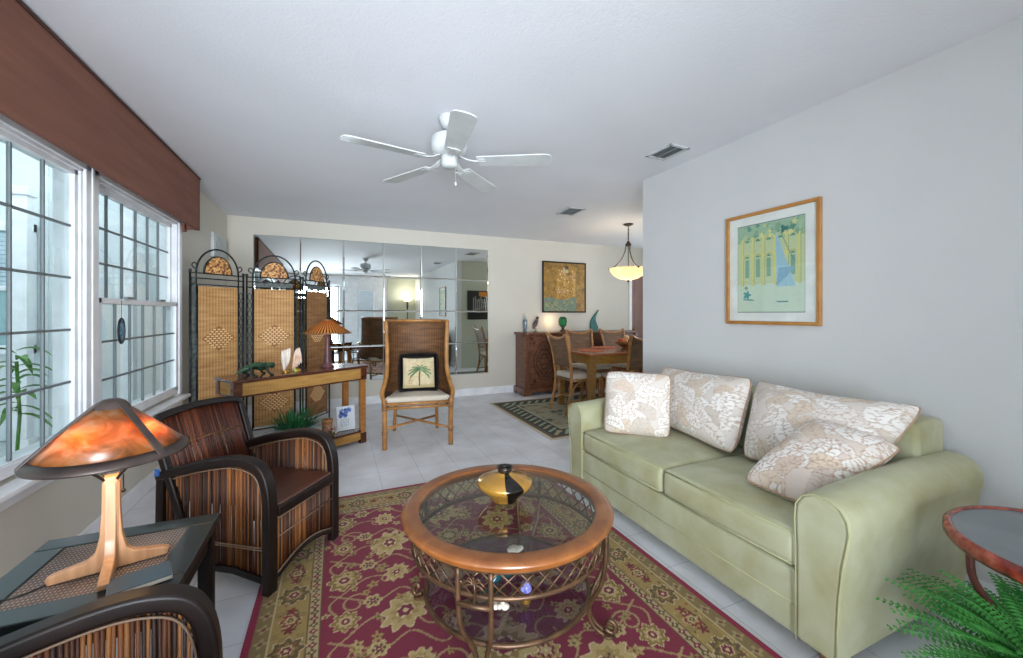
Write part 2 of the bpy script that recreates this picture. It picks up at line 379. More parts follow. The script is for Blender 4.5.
# windows
M['pane'] = glass('window_glass', 'f6fbfa')
M['picture_glass'] = glass('picture_glass', 'fefefe')
M['muntin'] = flat('grey_muntin', '6d7577', 0.4)
M['glass_clear'] = M['pane']
def window(name, win, sash):
    ya, yb, za, zb = win; x = XL-0.03; t = 0.032
    root = bpy.data.objects.new(name, None); C.objects.link(root); root.location = (x, (ya+yb)/2, za); struct(root)
    cy = (ya+yb)/2; hw = (yb-ya)/2; ht = zb-za
    bm = BM()                      # frame lining the opening plus the casing on the room side
    b2(bm, -0.08, 0.03, -hw, -hw+0.035, 0, ht); b2(bm, -0.08, 0.03, hw-0.035, hw, 0, ht); b2(bm, -0.08, 0.03, -hw, hw, ht-0.035, ht); b2(bm, -0.08, 0.03, -hw, hw, -0.02, 0.025)
    for s in (-1, 1): b2(bm, 0.03, 0.045, s*hw-s*0.02, s*(hw+0.040), -0.03, ht+0.03)
    b2(bm, 0.03, 0.045, -hw-0.040, hw+0.040, ht-0.02, ht+0.05)
    obj('window_frame', bm, M['trim'], root, bevel=0.004)
    for (s0, s1, z0, z1, dx, cols, rows) in sash:
        s0, s1, z0, z1 = s0-cy, s1-cy, z0-za, z1-za; bm = BM()
        b2(bm, dx-0.02, dx+0.02, s0, s0+t, z0, z1); b2(bm, dx-0.02, dx+0.02, s1-t, s1, z0, z1); b2(bm, dx-0.02, dx+0.02, s0, s1, z0, z0+t); b2(bm, dx-0.02, dx+0.02, s0, s1, z1-t, z1)
        sa = obj('sash', bm, M['trim'], root, bevel=0.003)
        bm = BM()
        for k in range(1, cols):
            yy = s0+t+(s1-s0-2*t)*k/cols; b2(bm, dx-0.006, dx+0.008, yy-0.006, yy+0.006, z0+t, z1-t)
        for k in range(1, rows):
            zz = z0+t+(z1-z0-2*t)*k/rows; b2(bm, dx-0.006, dx+0.008, s0+t, s1-t, zz-0.006, zz+0.006)
        obj('muntin', bm, M['muntin'], sa, bevel=0.002)
        bm = BM(); b2(bm, dx-0.002, dx+0.002, s0+t-0.01, s1-t+0.01, z0+t-0.01, z1-t+0.01); obj('pane', bm, M['pane'], sa)
    return root
window('window_1', W1, [(0.885, 2.81, 0.600, 1.99, 0.0, 9, 5)])
w2 = window('window_2', W2, [(2.97, 4.18, 1.30, 1.985, -0.025, 6, 3), (2.97, 4.18, 0.61, 1.335, 0.015, 6, 3)])
bm = BM(); b2(bm, 0.03, 0.05, -0.30, -0.22, 0.735, 0.75); b2(bm, 0.03, 0.05, 0.22, 0.30, 0.735, 0.75); obj('sash_lock', bm, M['muntin'], w2)
bm = BM(); b2(bm, XL-0.005, XL+0.075, 0.7, 4.26, 0.535, 0.56); b2(bm, XL, XL+0.02, 0.72, 4.24, 0.47, 0.535)
struct(obj('trim_sill', bm, M['trim'], bevel=0.005))
struct(obj('trim_window_post', b2(BM(), XL-0.001, XL+0.02, W1[1]+0.03, W2[0]-0.03, 0.56, 2.05), M['trim'], bevel=0.003))

# ------------------------------------------------------------------ the porch outside the windows
M['siding'] = noise_mat('porch_siding', [(0.4, 'd5dcde'), (0.6, 'dde3e4')], 3, 0.7, (1, 1, 1))
M['porch_floor'] = flat('porch_concrete', 'b9bdbd', 0.8)
struct(obj('floor_porch', b2(BM(), -4.2, XL-0.13, -1.5, 8.5, -0.15, -0.02), M['porch_floor']))
struct(obj('ceiling_porch', b2(BM(), -3.4, XL-0.13, -1.5, 3.6, 2.42, 2.5), M['siding']))
bm = BM()
for k in range(24): prism(bm, [(-4.05, k*0.15), (-4.02, k*0.15), (-4.04, k*0.15+0.15), (-4.05, k*0.15+0.15)], 'Y', 0.0, 8.5)
b2(bm, -4.2, -4.05, -1.0, 8.5, 0, 3.6)
struct(obj('wall_porch', bm, M['siding']))
bm = b2(BM(), -4.05, XL-0.13, 5.6, 5.7, 0, 3.6)
for k in range(9): b2(bm, -3.9+k*0.3, -3.87+k*0.3, 5.585, 5.6, 0, 3.6)
struct(obj('wall_porch_end', bm, M['siding']))
def post(x, y, label, first=[None]):
    if first[0] is None:
        t = thing('porch_post', label, 'post', (x, y, -0.02), 0, 'white posts of the porch')
        obj('shaft', b2(BM(), -0.05, 0.05, -0.05, 0.05, 0.1, 2.36), M['trim'], t, bevel=0.006)
        bm = b2(BM(), -0.07, 0.07, -0.07, 0.07, 0, 0.1); obj('post_base', bm, M['trim'], t, bevel=0.006)
        bm = b2(BM(), -0.07, 0.07, -0.07, 0.07, 2.36, 2.44); obj('post_capital', bm, M['trim'], t, bevel=0.006)
        first[0] = t
    else: dup(first[0], (x, y, -0.02), 0, label)
for x, y in ((-2.68, 5.25), (-2.30, 5.25), (-1.92, 5.25), (-1.54, 5.25)):
    post(x, y, 'square white porch post seen through the window panes')
t = thing('porch_window', 'white framed porch window with pale half-lowered blind on the end wall of the porch outside', 'window', (-2.98, 5.58, 0.85), math.radians(-90)); t.scale = (1, 0.42, 0.95)
bm = BM(); b2(bm, 0, 0.06, -0.55, -0.46, 0, 1.35); b2(bm, 0, 0.06, 0.46, 0.55, 0, 1.35); b2(bm, 0, 0.06, -0.55, 0.55, 1.26, 1.35); b2(bm, 0, 0.06, -0.55, 0.55, 0, 0.09); b2(bm, 0, 0.05, -0.46, 0.46, 0.65, 0.70)
obj('frame', bm, M['trim'], t, bevel=0.005)
obj('pane', b2(BM(), 0.01, 0.02, -0.46, 0.46, 0.09, 1.26), flat('porch_window_glass', '8fb0b4', 0.1), t)
bm = BM()
for k in range(13): box(bm, (0.03, 0, 1.22-k*0.045), (0.006, 0.9, 0.038), ry(0.35))
obj('blind', bm, flat('blind_slat', 'c3d3dc', 0.5), t)

M['leaf'] = noise_mat('green_leaf', [(0.3, '2f6b25'), (0.7, '6aa53b')], 12, 0.45)
M['fern'] = noise_mat('fern_leaf', [(0.3, '2a7a30'), (0.7, '5cb552')], 14, 0.55)
M['grass'] = noise_mat('grass_blade', [(0.3, '14532a'), (0.7, '2f8446')], 20, 0.5)
M['terracotta'] = flat('terracotta', 'a5603f', 0.8)
def leaf(bm, p, d, L, W, up=Vector((0, 0, 1)), droop=0.3, n=6, fold=0.15):
    """one arching leaf blade with thickness from a folded keel"""
    d = Vector(d).normalized(); s = d.cross(up).normalized(); rows = []; p = Vector(p)
    for i in range(n+1):
        t = i/n; q = p+d*L*t+Vector((0, 0, -droop*L*t*t)); wd = W*math.sin(PI*min(0.999, t*0.92+0.06))
        rows.append((bm.verts.new(q-s*wd/2+Vector((0, 0, wd*fold))), bm.verts.new(q), bm.verts.new(q+s*wd/2+Vector((0, 0, wd*fold)))))
    for a, b in zip(rows, rows[1:]):
        bm.faces.new((a[0], a[1], b[1], b[0])); bm.faces.new((a[1], a[2], b[2], b[1]))
t = thing('porch_plant', 'broad green leaved potted plant outside the near window', 'plant', (-1.93, 3.72, -0.02), 0); t.scale = (0.62, 0.62, 1.0)
bm = BM(); r2 = random.Random(3)
tube(bm, [(0, 0, 0.3), (0.02, 0.01, 0.6), (0, 0, 0.95)], 0.015)
for k in range(22):
    a = k*2.4; z = 0.6+0.02*k; el = r2.uniform(-0.1, 0.6); leaf(bm, (0, 0, z), (math.cos(a), math.sin(a), el), r2.uniform(0.25, 0.38), 0.075, droop=0.5)
obj('foliage', bm, M['leaf'], t, smooth=True)
bm = lathe(BM(), [(0, 0), (0.11, 0), (0.15, 0.28), (0.17, 0.28), (0.17, 0.32), (0.14, 0.32), (0.14, 0.29), (0, 0.29)], 24); obj('pot', bm, M['terracotta'], t, bevel=0.003)

# suncatcher on the second window
M['agate'] = noise_mat('blue_agate', [(0.40, '1b3a5c'), (0.5, '6fa9c4'), (0.6, '234a70')], 30, 0.15, dist=3)
t = thing('suncatcher', 'oval dark blue agate suncatcher hanging on the far window', 'suncatcher', (XL+0.03, 3.16, 1.06), 0)
bm = blob(BM(), (0, 0, 0.08), (0.006, 0.042, 0.075)); obj('stone', bm, M['agate'], t, smooth=True)
bm = BM(); tube(bm, [(0.0, 0.036*math.cos(a), 0.08+0.066*math.sin(a)) for a in np.linspace(0, 2*PI, 25)[:-1]], 0.005, 6, closed=True)
tube(bm, [(0, 0.042*math.cos(a), 0.08+0.077*math.sin(a)) for a in np.linspace(0, 2*PI, 25)[:-1]], 0.004, 6, closed=True); obj('rim', bm, M['dark_metal'], t, smooth=True)
bm = BM(); tube(bm, [(0, 0, 0.155), (0, 0, 0.265)], 0.0015, 5); obj('cord', bm, M['black'], t)

# valance
bm_ = None
def stripe_mat():
    m, nt, b, N, L = newmat('valance_cloth'); v = coords(N, L)
    wv = N.new('ShaderNodeTexWave'); wv.bands_direction = 'Z'; wv.inputs['Scale'].default_value = 28; wv.inputs['Distortion'].default_value = 0.3; L.new(v, wv.inputs['Vector'])
    n = N.new('ShaderNodeTexNoise'); n.inputs['Scale'].default_value = 3; L.new(coords(N, L, (1, 0.6, 8)), n.inputs['Vector'])
    r = ramp(N, [(0.0, '683e31'), (1.0, '885a49')]); ma = N.new('ShaderNodeMath'); ma.operation = 'MULTIPLY_ADD'; ma.inputs[1].default_value = 0.35
    L.new(wv.outputs['Fac'], ma.inputs[0]); L.new(n.outputs['Fac'], ma.inputs[2]); L.new(ma.outputs[0], r.inputs[0]); L.new(r.outputs[0], b.inputs['Base Color'])
    b.inputs['Roughness'].default_value = 0.85; return m
t = thing('valance', 'long brown ribbed fabric valance boxed over both windows', 'valance', (XL+0.001, 2.45, 1.97), 0)
bm = BM(); b2(bm, 0.098, 0.12, -1.9, 1.87, 0, 0.455); b2(bm, 0, 0.12, -1.9, -1.88, 0, 0.455); b2(bm, 0, 0.12, 1.85, 1.87, 0, 0.455); b2(bm, 0, 0.12, -1.9, 1.87, 0.44, 0.455)
obj('fabric_box', bm, stripe_mat(), t, bevel=0.003)
obj('top_cord', b2(BM(), 0.119, 0.126, -1.9, 1.875, 0.445, 0.458), flat('dark_piping', '4a2a22', 0.8), t)
obj('bracket', b2(BM(), 0.0, 0.03, 1.80, 1.86, -0.02, 0.05), flat('bracket_wood', '7c4431', 0.6), t)

# small white vent on the left wall
t = thing('wall_vent', 'small white rectangular vent high on the left wall past the valance', 'vent', (XL, 5.40, 1.98), 0)
obj('housing', b2(BM(), 0, 0.035, -0.26, 0.26, -0.13, 0.13), M['white'], t, bevel=0.006)
bm = BM()
for k in range(7): b2(bm, 0.035, 0.042, -0.23, 0.23, -0.1+k*0.032, -0.085+k*0.032)
obj('louvre', bm, M['white'], t)

# ------------------------------------------------------------------ mirror wall
def mirror_mat():
    m, nt, b, N, L = newmat('mirror_silver'); b.inputs['Metallic'].default_value = 1; b.inputs['Roughness'].default_value = 0.0; b.inputs['Base Color'].default_value = (0.74, 0.79, 0.77, 1); return m
MM = mirror_mat()
mt = thing('wall_mirror', 'wide tiled wall mirror behind the wing chair', 'mirror', (0.6, YB, 0.325), 0)
tw, th_ = 0.5165, 0.476
for i in range(6):
    for j in range(4):
        bm = BM(); hw, hh, d, be = tw/2-0.002, th_/2-0.002, 0.006, 0.010
        vs = [[bm.verts.new((sx*(hw-k), -y, sz*(hh-k))) for sx, sz in ((-1, -1), (1, -1), (1, 1), (-1, 1))] for k, y in ((0, 0), (0, d-0.002), (be, d))]
        for a, b_ in zip(vs, vs[1:]):
            for k in range(4): bm.faces.new((a[k], a[(k+1) % 4], b_[(k+1) % 4], b_[k]))
        bm.faces.new(vs[2]); bm.faces.new(vs[0][::-1])
        o = obj('mirror_tile', bm, MM, mt); o.location = (-1.5495+tw*(i+0.5), -0.004, th_*(j+0.5)); o.rotation_euler = (0, 0, math.radians(0.45))
bm = BM()
for i in range(1, 6):
    for j in range(1, 4): lathe(bm, [(0, 0), (0.012, 0), (0.010, 0.006), (0, 0.008)], 10, (-1.5495+tw*i, 0, th_*j))
bm.free()

# glass doors behind the camera: frames
t = thing('glass_door', 'sliding glass door in the rear wall, seen bright in the wall mirror', 'door', (-0.4, YR-0.02, 0), 0)
bm = BM()
for x in (-0.59, -0.03, 0.53): b2(bm, x, x+0.06, -0.02, 0.03, 0, 2.12)
b2(bm, -0.59, 0.59, -0.02, 0.03, 2.06, 2.12); b2(bm, -0.59, 0.59, -0.02, 0.03, 0, 0.08)
obj('frame', bm, M['trim'], t, bevel=0.004)

# torchiere behind the camera
t = thing('torchiere_lamp', 'black torchiere lamp with lit upward bowl reflected in the mirror', 'lamp', (2.20, -1.5, 0), 0)
bm = lathe(BM(), [(0, 0), (0.14, 0), (0.14, 0.02), (0.03, 0.04), (0.013, 0.06), (0.013, 1.35), (0.03, 1.45), (0.03, 1.6), (0.02, 1.62), (0, 1.62)], 20); obj('pole', bm, M['black'], t, smooth=True)
def shade_glass(name, c, tr=0.6, em=0.0):
    m, nt, b, N, L = newmat(name); N.remove(b); out = N['Material Output']
    d = N.new('ShaderNodeBsdfDiffuse'); d.inputs[0].default_value = col4(c); tl = N.new('ShaderNodeBsdfTranslucent'); tl.inputs[0].default_value = col4(c)
    mx = N.new('ShaderNodeMixShader'); mx.inputs[0].default_value = tr; L.new(d.outputs[0], mx.inputs[1]); L.new(tl.outputs[0], mx.inputs[2]); L.new(mx.outputs[0], out.inputs[0]); return m
obj('shade', lathe(BM(), [(0.02, 1.62), (0.09, 1.64), (0.14, 1.70), (0.16, 1.75), (0.155, 1.75), (0.135, 1.705), (0.085, 1.65), (0.02, 1.63)], 28), shade_glass('alabaster', 'f3ead6', 0.5), t, smooth=True)
obj('bulb', blob(BM(), (0, 0, 1.70), (0.03, 0.03, 0.04)), emit('warm_bulb', 'ffe2b0', 12), t, smooth=True)
point('torchiere_light', (2.20, -1.5, 1.80), 9, (1, 0.93, 0.84), 0.05)

# ------------------------------------------------------------------ ceiling fan, vents
t = thing('ceiling_fan', 'white five bladed ceiling fan hanging from the living room ceiling', 'fan', (0.63, 2.40, H), 0)
obj('canopy', lathe(BM(), [(0, 0), (0.065, 0), (0.065, -0.015), (0.045, -0.055), (0.02, -0.07), (0, -0.07)], 24), M['white'], t, smooth=True)
obj('downrod', tube(BM(), [(0, 0, -0.05), (0, 0, -0.13)], 0.012, 12), M['white'], t, smooth=True)
obj('motor', lathe(BM(), [(0, -0.10), (0.03, -0.10), (0.09, -0.115), (0.11, -0.135), (0.113, -0.19), (0.10, -0.215), (0.07, -0.235), (0, -0.235)], 32), M['white'], t, smooth=True)
obj('switch_housing', lathe(BM(), [(0, -0.225), (0.045, -0.23), (0.05, -0.245), (0.05, -0.29), (0.04, -0.305), (0, -0.308)], 28), M['white'], t, smooth=True)
ch = obj('pull_chain', tube(BM(), [(0.03, -0.03, -0.29), (0.03, -0.03, -0.40)], 0.0018, 5), flat('brass', '9c8a66', 0.3), t)
obj('chain_knob', blob(BM(), (0.03, -0.03, -0.41), (0.006, 0.006, 0.012)), M['white'], ch, smooth=True)
for k in range(5):
    a = math.radians(190+72*k)
    poly = [(0.17, -0.05), (0.58, -0.066), (0.61, -0.055), (0.622, -0.03), (0.625, 0), (0.622, 0.03), (0.61, 0.055), (0.58, 0.066), (0.17, 0.05), (0.165, 0)]
    bm = prism(BM(), poly, 'Z', -0.003, 0.004); bmesh.ops.rotate(bm, verts=bm.verts[:], matrix=rx(math.radians(-9)))
    o = obj('fan_blade', bm, M['white'], t, bevel=0.002); o.rotation_euler = (0, 0, a); o.location = (0, 0, -0.268)
    bm = BM(); sweep(bm, [(0.07, 0, 0.025), (0.11, 0, 0.005), (0.15, 0, -0.004), (0.22, 0, -0.008)], (0, 1, 0), 0.006, 0.03); box(bm, (0.20, 0, -0.008), (0.04, 0.075, 0.004), rx(math.radians(-9)))
    obj('blade_iron', bm, M['white'], o, bevel=0.001)

def vent(x, y, sx, sy, rot, label):
    t = thing('ceiling_vent', label, 'vent', (x, y, H), rot, 'white air vents in the ceiling')
    bm = BM(); b2(bm, -sx/2, sx/2, -sy/2, -sy/2+0.025, -0.012, 0); b2(bm, -sx/2, sx/2, sy/2-0.025, sy/2, -0.012, 0); b2(bm, -sx/2, -sx/2+0.025, -sy/2, sy/2, -0.012, 0); b2(bm, sx/2-0.025, sx/2, -sy/2, sy/2, -0.012, 0)
    obj('frame', bm, M['white'], t, bevel=0.003)
    obj('duct', b2(BM(), -sx/2+0.02, sx/2-0.02, -sy/2+0.02, sy/2-0.02, -0.004, -0.001), flat('vent_dark', '3a3f42', 0.8), t)
    bm = BM(); n = int((sy-0.05)/0.018)
    for k in range(n): box(bm, (0, -sy/2+0.03+k*0.018, -0.008), (sx-0.05, 0.009, 0.0015), rx(0.7))
    b2(bm, -0.003, 0.003, -sy/2+0.02, sy/2-0.02, -0.012, -0.004)
    obj('louvre', bm, flat('vent_louvre', '8a8f92', 0.5), t)
vent(2.235, 2.262, 0.19, 0.25, math.radians(2), 'white ceiling air vent nearest the right wall')
vent(2.50, 4.02, 0.22, 0.32, math.radians(-3), 'smaller looking ceiling vent farther back before the dining area')

# ------------------------------------------------------------------ fabrics and woods
M['suede'] = noise_mat('green_suede', [(0.32, 'a19d74'), (0.5, 'acab88'), (0.68, 'b7b89a')], 5, 0.85, detail=6, dist=0.4, bump=0.15, bscale=25, sheen=0.12)
M['suede_pipe'] = flat('suede_piping', 'a6a47c', 0.85)
M['rim_wood'] = wood('cherry_wood', '7a441c', '985d2e', (3, 3, 3), 0.3, 0.35, 4)
M['rattan'] = noise_mat('rattan_cane', [(0.3, '8c5c2a'), (0.7, 'b98144')], 14, 0.35, (1, 1, 1), coat=0.3)
M['rattan_dark'] = noise_mat('brown_cane', [(0.3, '6d4425'), (0.7, '96683a')], 14, 0.4, coat=0.2)
M['espresso'] = noise_mat('espresso_wood', [(0.3, '130b09'), (0.7, '1e120e')], 8, 0.42, (1, 1, 1), spec=0.35)
M['linen'] = noise_mat('seat_linen', [(0.3, 'c4b9a8'), (0.7, 'd0c6b6')], 60, 0.9)
M['brass'] = noise_mat('antique_iron_brown', [(0.3, '4a3526'), (0.7, '6f523a')], 20, 0.4, metallic=0.5)

def leaf_canvas(w_, h_, seed, warm=0):
    q = random.Random(seed); cv = Canvas(w_, h_, 0.0042, 'd9cfc5' if not warm else 'd9cabd')
    lines, lights, tints = (['c4b2a2', 'bfac9b', 'cbbcae'] if not warm else ['c2a896', 'bb9f8c', 'cab4a4']), ['e9e3dc', 'e4dcd4', 'eee9e3'], ['dcc9b4', 'd6c2ae', 'cfc3b8']
    spots = sorted(((q.uniform(-0.02, w_+0.02), q.uniform(-0.02, h_+0.02)) for _ in range(int(w_*h_/0.0034))), key=lambda p: -p[1])
    for x, y in spots:
        a0 = q.uniform(0, 2*PI); bend = q.choice((-1, 1))*q.uniform(1.0, 2.2); L_ = q.uniform(0.10, 0.16); n = 12
        rib = []; a = a0; px, py = x, y
        for k in range(n+1): rib.append((px, py, a)); px += L_/n*math.cos(a); py += L_/n*math.sin(a); a += bend/n
        col = q.choice(lights+lights+tints); wd = q.uniform(0.026, 0.040)
        for k, (px, py, a) in enumerate(rib): r_ = wd*math.sin(PI*min(0.97, (k+1)/(n+1.5)))**0.8; cv.flower(px, py, r_+0.0035, 5, q.choice(lines), 0.12, a*3)
        for k, (px, py, a) in enumerate(rib): r_ = wd*math.sin(PI*min(0.97, (k+1)/(n+1.5)))**0.8; cv.flower(px, py, r_, 5, col, 0.12, a*3)
        for k in range(1, n, 2):
            px, py, a = rib[k]; r_ = wd*math.sin(PI*min(0.97, (k+1)/(n+1.5)))
            for sg in (1, -1): cv.line([(px, py), (px+r_*0.6*math.cos(a+sg*0.8), py+r_*0.6*math.sin(a+sg*0.8)), (px+r_*0.95*math.cos(a+sg*1.1), py+r_*0.95*math.sin(a+sg*1.1))], 0.0045, q.choice(lines))
        cv.line([(px, py) for px, py, _ in rib], 0.005, q.choice(lines))
    return cv
M['leaf_fabric'] = attr_mat('leaf_jacquard', 0.75, 0.35, 0.2)
M['leaf_pipe'] = flat('tan_piping', 'a98a72', 0.8)

# ------------------------------------------------------------------ sofa
SX0, SX1, SY0, SY1 = 1.555, 2.495, 0.795, 2.47
sofa = thing('sofa', 'light sage green suede two seat sofa against the right wall', 'sofa', ((SX0+SX1)/2, (SY0+SY1)/2, 0), 0)
ox, oy = (SX0+SX1)/2, (SY0+SY1)/2
def soft(bm, x0, x1, y0, y1, z0, z1, n=10, crown=0.02, r=0.03):
    """padded block: subdivided box with crowned faces"""
    cx, cy, cz = (x0+x1)/2, (y0+y1)/2, (z0+z1)/2; hx, hy, hz = (x1-x0)/2, (y1-y0)/2, (z1-z0)/2
    v0 = len(bm.verts); g = {}
    def vert(i, j, k):
        if (i, j, k) not in g:
            a, b, c = 2*i/n-1, 2*j/n-1, 2*k/4-1
            x, y, z = a*hx, b*hy, c*hz
            z += math.copysign(crown*(1-a*a)*(1-b*b), c) if abs(c) == 1 else 0
            if abs(a) == 1: x += math.copysign(crown*0.5*(1-c*c)*(1-b*b*b*b), a)
            if abs(b) == 1: y += math.copysign(crown*0.3*(1-c*c)*(1-a*a*a*a), b)
            g[(i, j, k)] = bm.verts.new((cx+x, cy+y, cz+z))
        return g[(i, j, k)]
    for i in range(n):
        for j in range(n):
            bm.faces.new([vert(*p) for p in ((i, j, 0), (i, j+1, 0), (i+1, j+1, 0), (i+1, j, 0))]); bm.faces.new([vert(*p) for p in ((i, j, 4), (i+1, j, 4), (i+1, j+1, 4), (i, j+1, 4))])
    for i in range(n):
        for k in range(4):
            bm.faces.new([vert(*p) for p in ((i, 0, k), (i+1, 0, k), (i+1, 0, k+1), (i, 0, k+1))]); bm.faces.new([vert(*p) for p in ((i, n, k), (i, n, k+1), (i+1, n, k+1), (i+1, n, k))])
            bm.faces.new([vert(*p) for p in ((0, i, k), (0, i, k+1), (0, i+1, k+1), (0, i+1, k))]); bm.faces.new([vert(*p) for p in ((n, i, k), (n, i+1, k), (n, i+1, k+1), (n, i, k+1))])
    return bm
BASE = obj('base', soft(BM(), SX0-0.008-ox, SX1-0.04-ox, SY0+0.12-oy, SY1-0.12-oy, 0.055, 0.30, crown=0.008), M['suede'], sofa, bevel=0.02, seg=3)
obj('backrest', soft(BM(), SX1-0.24-ox, SX1-ox, SY0+0.08-oy, SY1-0.08-oy, 0.25, 0.775, crown=0.012), M['suede'], sofa, bevel=0.035, seg=3)
mid = 1.60
bm = BM()
for z in (0.175,): tube(bm, [(SX0-0.010-ox, SY0+0.14-oy, z), (SX0-0.016-ox, 0, z), (SX0-0.010-ox, SY1-0.14-oy, z)], 0.0022, 6)
obj('piping', bm, M['suede_pipe'], BASE, smooth=True)
for a, b_ in ((SY0+0.140, mid-0.004), (mid+0.004, SY1-0.140)):
    o = obj('seat_cushion', soft(BM(), SX0-0.015-ox, SX1-0.26-ox, a-oy, b_-oy, 0.305, 0.445, crown=0.022), M['suede'], sofa, bevel=0.028, seg=3)
    bm = BM()
    for z in (0.436, 0.318): tube(bm, [(SX0-0.012-ox, a+0.012-oy, z), (SX0-0.018-ox, (a+b_)/2-oy, z), (SX0-0.012-ox, b_-0.012-oy, z)], 0.003, 6)
    obj('piping', bm, M['suede_pipe'], o, smooth=True)
def arm(y_in, y_out):
    s = 1 if y_out > y_in else -1; w_ = abs(y_out-y_in)
    # cross section in (outward, z): straight inside, rolled and flared top, tapering down outside
    sec = [(0, 0.06), (0, 0.40), (-0.004, 0.50), (0.000, 0.555), (0.022, 0.592), (0.060, 0.612), (0.105, 0.612), (0.148, 0.592), (0.170, 0.560), (0.176, 0.52), (0.168, 0.47), (0.156, 0.40), (0.146, 0.30), (0.140, 0.18), (0.138, 0.06)]
    bm = BM(); rings = []; NX = 14
    for i in range(NX+1):
        u = i/NX; x = SX0-0.02+(SX1-0.01-SX0)*u; e = 0.0 if 0 < i < NX else 0.010
        lift = 0.012*math.sin(PI*u)+0.035*u**1.3
        cz = 0.36; rings.append([bm.verts.new((x-ox+(0.0 if i else 0.0), y_in-oy+s*(0.08+(p-0.08)*(1-e*2)+(0.022*u*u*max(0, (z-0.25)/0.35) if p > 0.05 else 0)), (z+lift*max(0, (z-0.3)/0.33))*(1-e*0.3)+cz*e*0.3)) for p, z in sec])
    for A, B in zip(rings, rings[1:]):
        for k in range(len(sec)): k2 = (k+1) % len(sec); bm.faces.new((A[k], A[k2], B[k2], B[k]))
    bm.faces.new(rings[0]); bm.faces.new(rings[-1])
    o = obj('arm', bm, M['suede'], sofa, bevel=0.016, seg=3)
    bm = BM(); tube(bm, [(SX0-0.021-ox, y_in-oy+s*(0.08+(p-0.08)*0.95), z*0.998) for p, z in sec], 0.0032, 6); obj('piping', bm, M['suede_pipe'], o, smooth=True)
arm(SY0+0.140, SY0-0.0); arm(SY1-0.140, SY1)
for x in (SX0+0.06, SX1-0.08):
    for y in (SY0+0.08, SY1-0.08):
        obj('foot', lathe(BM(), [(0, 0), (0.018, 0), (0.028, 0.055), (0, 0.062)], 14, (x-ox, y-oy, 0)), M['rim_wood'], sofa, smooth=True)

PSEED = [30]
def pillow(name, label, cat, corners, th, mat_, pipe, group=None, pinch=0.06, sag=0.0, pr=0.0045):
    cen = sum((Vector(c) for c in corners), Vector())/4
    base = Vector((cen.x, cen.y, min(c[2] for c in corners)))
    t = thing(name, label, cat, base, 0, group)
    n_ = 96; PSEED[0] += 1
    bm, rim = pillow_bm([Vector(c)-base for c in corners], th, n=n_, pinch=pinch, sag=sag); rim = rim[::5]
    w_, h_ = (Vector(corners[1])-Vector(corners[0])).length, (Vector(corners[3])-Vector(corners[0])).length
    cvs = leaf_canvas(w_, h_, PSEED[0], 'pinkish' in label)
    bm.verts.index_update(); vc = []
    for i in range(n_+1):
        for j in range(n_+1):
            c_ = cvs.a[min(cvs.ny-1, int(j/n_*(cvs.ny-1))), min(cvs.nx-1, int(i/n_*(cvs.nx-1)))]
            vc.append(c_)
            if not (i in (0, n_) or j in (0, n_)): vc.append(c_)
    o = obj('cover', bm, mat_, t, smooth=True)
    at_ = o.data.color_attributes.new('Col', 'FLOAT_COLOR', 'POINT'); cc = np.ones((len(vc), 4)); cc[:, :3] = np.array(vc); at_.data.foreach_set('color', cc.ravel())
    obj('piping', tube(BM(), rim, pr, 6, closed=True), pipe, t, smooth=True)
    return t
G = 'leaf patterned cushions on the green sofa'
pillow('back_cushion', 'cream leaf patterned back cushion in the middle of the sofa, behind the square pillow', 'cushion',
       [(2.12, 2.30, 0.47), (1.97, 1.51, 0.47), (2.26, 1.60, 0.87), (2.29, 2.36, 0.85)], 0.23, M['leaf_fabric'], M['leaf_pipe'], G, 0.04, 0.015)
pillow('back_cushion', 'long cream leaf patterned back cushion at the near end of the sofa', 'cushion',
       [(1.99, 1.49, 0.47), (2.08, 0.97, 0.52), (2.29, 0.85, 0.86), (2.27, 1.60, 0.862)], 0.22, M['leaf_fabric'], M['leaf_pipe'], G, 0.04, 0.03)
pillow('throw_pillow', 'square cream leaf patterned pillow standing in the far corner of the sofa', 'pillow',
       [(1.62, 2.20, 0.46), (1.905, 1.905, 0.46), (2.00, 1.985, 0.85), (1.71, 2.29, 0.85)], 0.16, M['leaf_fabric'], M['leaf_pipe'], G, 0.03)
pillow('throw_pillow', 'pinkish cream leaf pillow lying tilted against the near sofa arm', 'pillow',
       [(1.70, 1.27, 0.485), (1.72, 0.985, 0.475), (2.14, 0.865, 0.695), (2.13, 1.20, 0.74)], 0.18, M['leaf_fabric'], M['leaf_pipe'], G, 0.03)

